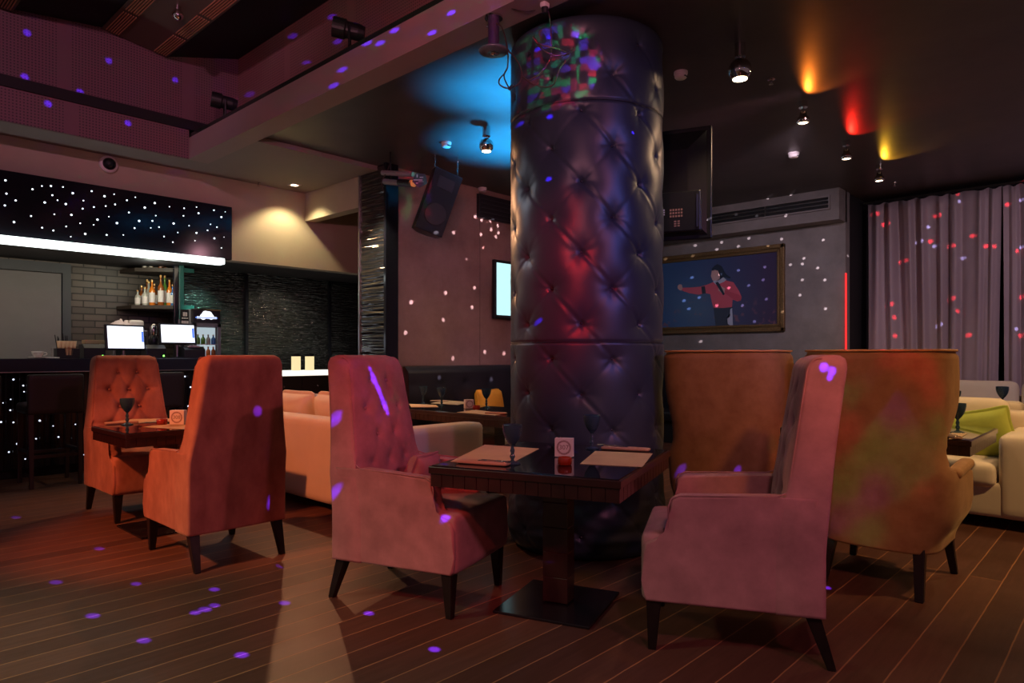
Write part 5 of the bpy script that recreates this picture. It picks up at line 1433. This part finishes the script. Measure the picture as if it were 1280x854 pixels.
# ================================================================== LIGHTS
def lamp(name, kind, loc, energy, color=(1, 1, 1), radius=.05, aim=None, cone=60, blend=.4, nodes=None):
    ld = bpy.data.lights.new(name, kind); ld.energy = energy; ld.color = color; ld.shadow_soft_size = radius
    o = bpy.data.objects.new(name, ld); COL.objects.link(o); o.location = loc
    if kind == 'SPOT':
        ld.spot_size = R(cone); ld.spot_blend = blend
    if aim is not None: o.rotation_euler = (Vector(aim) - Vector(loc)).to_track_quat('-Z', 'Y').to_euler()
    return o
def area(name, loc, aim, sx, sy, energy, color):
    ld = bpy.data.lights.new(name, 'AREA'); ld.shape = 'RECTANGLE'; ld.size = sx; ld.size_y = sy; ld.energy = energy; ld.color = color
    o = bpy.data.objects.new(name, ld); COL.objects.link(o); o.location = loc
    o.rotation_euler = (Vector(aim) - Vector(loc)).to_track_quat('-Z', 'Y').to_euler(); return o
wd = bpy.data.worlds.new('w'); S.world = wd; wd.use_nodes = True
wd.node_tree.nodes['Background'].inputs[0].default_value = (.50, .30, .34, 1)
wd.node_tree.nodes['Background'].inputs[1].default_value = .19

WARM = (1, .70, .40)
# ceiling spotlights (the lamps in the picture)
for k, e in (('big', 35), ('left', 14), ('o', 30), ('r', 30), ('y', 30)):
    p = LP[k]; lamp('spot_' + k, 'SPOT', (p.x, p.y, p.z), e, WARM, .04, aim=(p.x, p.y, 0), cone=110, blend=.7)
for k, c in (('o', (1, .22, .02)), ('r', (1, .02, .01)), ('y', (1, .50, .03))):  # added uplights, imitating the coloured lamp streaks reflected in the ceiling
    p = LP[k]; lamp('up_fill_' + k, 'SPOT', (p.x - .05, p.y - .05, ZC - .10), 16, c, .012, aim=(p.x - .42, p.y - .40, ZC + .02), cone=70, blend=1)
lamp('downlight', 'SPOT', (DLP.x, DLP.y, ZS - .03), 52, (1, .80, .44), .035, aim=(DLP.x, DLP.y - .03, 0), cone=118, blend=.5)
lamp('downlight_tilted', 'SPOT', (DLP.x - .01, DLP.y - .01, ZS - .03), 225, (1, .47, .22), .035, aim=(2.1, 4.3, 0), cone=84, blend=.5)
area('bar_inner', (1.6, 8.7, 2.35), (1.6, 9.6, 1.2), 4.0, .3, 13, (1, .82, .60))
lamp('shelf_lamp', 'POINT', (3.1, 9.0, 2.25), 4, (.9, 1, .85), .05)
lamp('green_panel', 'SPOT', (3.75, 8.9, 2.38), 40, (.45, 1, .75), .03, aim=(3.85, 9.3, 1.6), cone=70, blend=.7)
lamp('pilaster_fill', 'SPOT', (3.95, 5.9, 3.2), 150, (1, .85, .6), .03, aim=(4.48, 6.3, 1.6), cone=60, blend=.6)  # added lamp without a fixture, for bright streaks on the ripples
lamp('panel_spot', 'SPOT', (4.9, 8.6, 2.35), 30, (1, .85, .6), .03, aim=(4.9, 9.3, 1.3), cone=100, blend=.6)
# stage lights from the open side of the hall; spots noted below are added
lamp('orange_stage', 'SPOT', (-1.6, 4.2, 3.6), 850, (1, .25, .08), .10, aim=(1.75, 4.95, .80), cone=35, blend=.5)
lamp('red_stage', 'SPOT', (-1.2, .8, 3.5), 330, (1, .10, .07), .12, aim=(2.0, 2.8, .6), cone=24, blend=.7)
lamp('pink_stage', 'SPOT', (1.2, -2.6, 3.4), 170, (1, .26, .42), .15, aim=(2.2, 3.6, .7), cone=60, blend=.7)
lamp('mauve_stage', 'SPOT', (.4, -.6, 3.3), 95, (1, .42, .50), .12, aim=(2.8, 1.3, .6), cone=40, blend=.7)
lamp('mauve_left_fill', 'SPOT', (2.6, -1.5, 3.3), 130, (1, .28, .40), .08, aim=(1.95, 4.1, .8), cone=19, blend=.8)  # added spot, only brightens the back of the turned-away armchair
lamp('column_red', 'SPOT', (-.6, .9, 3.4), 620, (1, .03, .04), .08, aim=(3.25, 2.85, 1.6), cone=18, blend=1)
lamp('column_blue', 'SPOT', (2.6, -2.0, 3.0), 170, (.07, .20, 1), .10, aim=(3.65, 2.3, 1.9), cone=38, blend=1)
lamp('column_warm', 'SPOT', (6.2, 1.2, 3.3), 60, (1, .62, .35), .05, aim=(4.1, 2.5, 2.3), cone=50, blend=1)
lamp('column_grey', 'SPOT', (2.2, 5.6, 3.2), 50, (.75, .85, 1), .05, aim=(3.3, 3.1, 1.6), cone=40, blend=1)
lamp('chair_blue', 'SPOT', (3.6, .4, 3.2), 30, (.2, .35, 1), .10, aim=(2.5, 2.4, .2), cone=40, blend=1)
lamp('ceiling_blue', 'SPOT', (5.0, 4.5, 2.2), 1000, (.01, .42, 1), .05, aim=(4.98, 4.5, ZC), cone=84, blend=1)
lamp('ceiling_blue_near', 'SPOT', (4.05, 3.72, 2.6), 380, (.01, .42, 1), .05, aim=(3.95, 3.72, ZC), cone=92, blend=1)
lamp('beam_pink', 'SPOT', (-.4, .2, 2.6), 300, (1, .36, .45), .12, aim=(2.9, 3.8, 3.5), cone=58, blend=1)
lamp('hall_mauve', 'SPOT', (-.3, 2.6, 4.15), 260, (.85, .34, .55), .05, aim=(1.9, 7.4, 5.3), cone=62, blend=.6)
lamp('wall_pink', 'SPOT', (5.5, 1.8, 3.25), 140, (1, .46, .56), .10, aim=(5.8, 6.1, 1.7), cone=64, blend=1)
lamp('picture_fill', 'SPOT', (6.2, 2.2, 3.25), 105, (1, .78, .95), .10, aim=(9.2, 4.3, 1.9), cone=75, blend=1)  # added lamp without a fixture, brightens the picture and its wall
lamp('curtain_mauve', 'SPOT', (6.6, -.6, 3.1), 120, (1, .74, .86), .08, aim=(9.7, 1.6, 1.5), cone=85, blend=1)
lamp('warm_right', 'SPOT', (4.9, -1.0, 3.2), 260, (1, .60, .24), .08, aim=(5.6, .9, .4), cone=75, blend=.8)
lamp('warm_right2', 'SPOT', (7.2, .0, 3.3), 90, (1, .60, .28), .08, aim=(5.2, .2, 0), cone=85, blend=.8)
lamp('orange_right', 'SPOT', (.8, -1.2, 3.3), 210, (1, .34, .07), .12, aim=(4.0, 1.6, .9), cone=30, blend=.8)
lamp('floor_green_fill', 'SPOT', (-1.4, 4.2, 3.2), 420, (.80, 1, .66), .12, aim=(-.2, 2.9, 0), cone=80, blend=1)  # added spot, stands in for the bar strip's greenish glow on the floor
lamp('sofa_warm', 'SPOT', (6.3, 3.6, 3.2), 60, WARM, .08, aim=(5.2, 4.6, .5), cone=100, blend=.8)

# ---- effect lights: many narrow beams from one lens (pattern of directions in the lamp's own nodes)
def beams(name, loc, targets, energy, color, r, radius=.004):
    """one lamp whose lens only lets narrow beams out, each towards a target point"""
    ld = bpy.data.lights.new(name, 'POINT'); ld.energy = energy; ld.color = (1, 1, 1); ld.shadow_soft_size = radius
    ld.use_nodes = True; nt = ld.node_tree; em = nt.nodes['Emission']; em.inputs['Color'].default_value = c4(color)
    g = N(nt, 'ShaderNodeNewGeometry')
    last = None
    for (tp, rr) in targets:
        d = (Vector(tp) - Vector(loc)).normalized() * SIGN
        ds = N(nt, 'ShaderNodeVectorMath', operation='DISTANCE'); L(nt, g.outputs['Incoming'], ds.inputs[0]); ds.inputs[1].default_value = d
        lt = N(nt, 'ShaderNodeMapRange'); lt.inputs['From Min'].default_value = r * rr * 1.25; lt.inputs['From Max'].default_value = r * rr * .75; L(nt, ds.outputs['Value'], lt.inputs['Value'])
        if last is None: last = lt.outputs[0]
        else:
            ad = N(nt, 'ShaderNodeMath', operation='ADD'); L(nt, last, ad.inputs[0]); L(nt, lt.outputs[0], ad.inputs[1]); last = ad.outputs[0]
    L(nt, last, em.inputs['Strength'])
    o = bpy.data.objects.new(name, ld); COL.objects.link(o); o.location = loc; return o
SIGN = 1
bpy.context.view_layer.update()
_dg = bpy.context.evaluated_depsgraph_get()
def hit(px, py):
    o = Vector((0, 0, H)); ok, loc, *_ = S.ray_cast(_dg, o, ray(px, py).normalized()); return loc if ok else None
def tg(lst): 
    out = []
    for q in lst:
        h_ = hit(q[0], q[1])
        if h_ is not None: out.append((h_, q[2] if len(q) > 2 else 1))
    return out
VIOLET = (.075, .02, 1.0)
floorL = [(124,686,.8),(70,728,.9),(170,730,.8),(116,770,1),(268,737,.9),(180,801,1),(302,819,1.1),(356,754,1),(414,699,.8),(461,767,1),(543,812,1.1),(1034,735,.9),(20,647,.7),(468,717,1.0),(256,762,1.1),(244,766,.9),(268,757,.9)]
wallL = [(34,41),(136,76),(219,100),(31,96),(100,115),(60,130),(160,154),(312,118),(366,45),(415,21),(422,52),(428,87),(383,79),(417,107),(459,54),(475,54),(493,38),(564,16),(540,41)]
chairL = [(474,489,.8),(478,500,.8),(469,478,.8),(482,510,.75),(465,468,.7),(462,461,.6),(467,473,.8),(472,484,.8),(476,494.5,.8),(480,505,.8),(484,516,.6),(672,648),(565,623,.8),(340,625),(339,632),(322,514),(415,620),(418,614),(556,648),(851,588),(922,588,.8),(1030,459,1.1),(1040,464,1.0),(1037,472,.7)]
colL = [(687,146),(650,155),(686,46),(672,62),(686,224),(673,402),(791,166,.6)]
LX = (1.55, -.15, 2.95)
SIGN = 1
beams('disco_violet', LX, tg(wallL + colL), 9000, VIOLET, .0038)
beams('disco_violet_floor', (1.55, -.05, 2.95), tg(floorL), 16000, VIOLET, .0052)
beams('disco_violet_chairs', (1.45, -.15, 2.95), tg(chairL), 3600, VIOLET, .0055)
picD = [(869,307),(902,303),(936,298),(977,299),(896,312),(923,308),(960,307),(866,320),(832,324),(865,347),(923,338),(956,334),(954,350),(936,357),(900,343),(911,360),(874,372),(855,376),(861,386),(958,374),(943,402),(928,382),(896,382),(978,390),(988,331),(1003,330),(1022,335),(1005,323),(1029,300),(1031,350),(1003,350),(1000,369),(1032,386),(946,270),(920,268),(982,270),(886,274),(990,242),(962,246),(1060,320),(876,427)]
brnD = [(594,271),(602,275),(613,276),(622,282),(614,287),(623,291),(601,293),(620,296),(567,291),(545,291),(557,366),(514,378),(590,384),(593,360),(554,400),(507,416),(566,448),(606,440),(549,472),(614,474),(630,442),(604,310,.6),(583,324,.6)]
crvD = [(1092,264),(1084,289),(1118,290,.7),(1126,300,.7),(1144,304,.7)]
beams('disco_white', (4.9, .9, 3.05), tg(picD), 2600, (1, .85, .95), .0034)
beams('disco_white_left', (5.5, 2.1, 3.1), tg(brnD), 2400, (.95, .8, 1), .0055)
redD = [(1197,242),(1171,270),(1216,295),(1232,308),(1243,308),(1191,307),(1131,326),(1163,302),(1115,380),(1118,397),(1119,420),(1191,373),(1197,389),(1278,371),(1275,420),(1272,314),(1264,232),(1259,256),(1211,419),(1097,267),(1085,288)]
beams('disco_red', (6.2, -.6, 2.9), tg(redD), 1500, (1, .03, .05), .006)
blueD = [(1160,284),(1168,308),(1204,323),(1174,407),(1255,427),(1277,309),(1150,302),(1199,252),(1277,250)]
beams('disco_blue_curtain', (6.25, -.55, 2.95), tg(blueD), 1100, (.5, .5, 1), .005)

# mottled red / green / violet squares effect projector
def mosaic(name, loc, aim, energy, cone, scale, cols, radius=.001, soft=0):
    ld = bpy.data.lights.new(name, 'SPOT'); ld.energy = energy; ld.spot_size = R(cone); ld.spot_blend = .35; ld.shadow_soft_size = radius
    ld.use_nodes = True; nt = ld.node_tree; em = nt.nodes['Emission']
    g = N(nt, 'ShaderNodeNewGeometry')
    vo = N(nt, 'ShaderNodeTexVoronoi'); vo.distance = 'CHEBYCHEV' if not soft else 'EUCLIDEAN'; vo.inputs['Scale'].default_value = scale; vo.inputs['Randomness'].default_value = .15 if not soft else .9
    L(nt, g.outputs['Incoming'], vo.inputs['Vector'])
    sp = N(nt, 'ShaderNodeSeparateColor'); L(nt, vo.outputs['Color'], sp.inputs[0])
    cr = N(nt, 'ShaderNodeValToRGB'); cr.color_ramp.interpolation = 'CONSTANT'
    els = cr.color_ramp.elements
    n = len(cols); els[0].position = 0; els[0].color = c4(cols[0]); els[1].position = 1 / n; els[1].color = c4(cols[1])
    for i in range(2, n): e = els.new(i / n); e.color = c4(cols[i])
    L(nt, sp.outputs[0], cr.inputs[0]); L(nt, cr.outputs[0], em.inputs['Color']); em.inputs['Strength'].default_value = 1
    o = bpy.data.objects.new(name, ld); COL.objects.link(o); o.location = loc
    o.rotation_euler = (Vector(aim) - Vector(loc)).to_track_quat('-Z', 'Y').to_euler(); return o
RGB3 = [(1, .03, .05), (.02, .6, .15), (.25, .08, 1), (0, 0, 0), (.9, .03, .1), (0, 0, 0), (.02, .5, .2)]
hc = hit(692, 84)
mosaic('mosaic_column', LX, hc, 1300, 10, 78, RGB3)
h2 = hit(1075, 540)
mosaic('mosaic_wing', LX, h2 + Vector((0, 0, 0)), 150, 15, 26, RGB3, soft=1, radius=.035)
h3 = hit(395, 590)
mosaic('mosaic_sofa', LX, h3, 60, 16, 26, RGB3, soft=1, radius=.07)
h4 = hit(540, 20)
mosaic('mosaic_beam', LX, h4, 120, 30, 60, RGB3)
h5 = hit(150, 120)
mosaic('mosaic_wall', LX, h5, 50, 40, 46, RGB3)

# ------------------------------------------------------------------ render settings of the scene
S.view_settings.view_transform = 'Standard'; S.view_settings.look = 'None'
S.view_settings.gamma = 1; S.view_settings.use_curve_mapping = False
S.view_settings.exposure = 0.0
cy = S.cycles
cy.use_denoising = True
try: cy.denoiser = 'OPENIMAGEDENOISE'
except Exception: pass
cy.max_bounces = 6; cy.diffuse_bounces = 3; cy.glossy_bounces = 4; cy.transmission_bounces = 6; cy.transparent_max_bounces = 6
cy.caustics_reflective = False; cy.caustics_refractive = False
cy.sample_clamp_indirect = 4
cy.use_light_tree = True
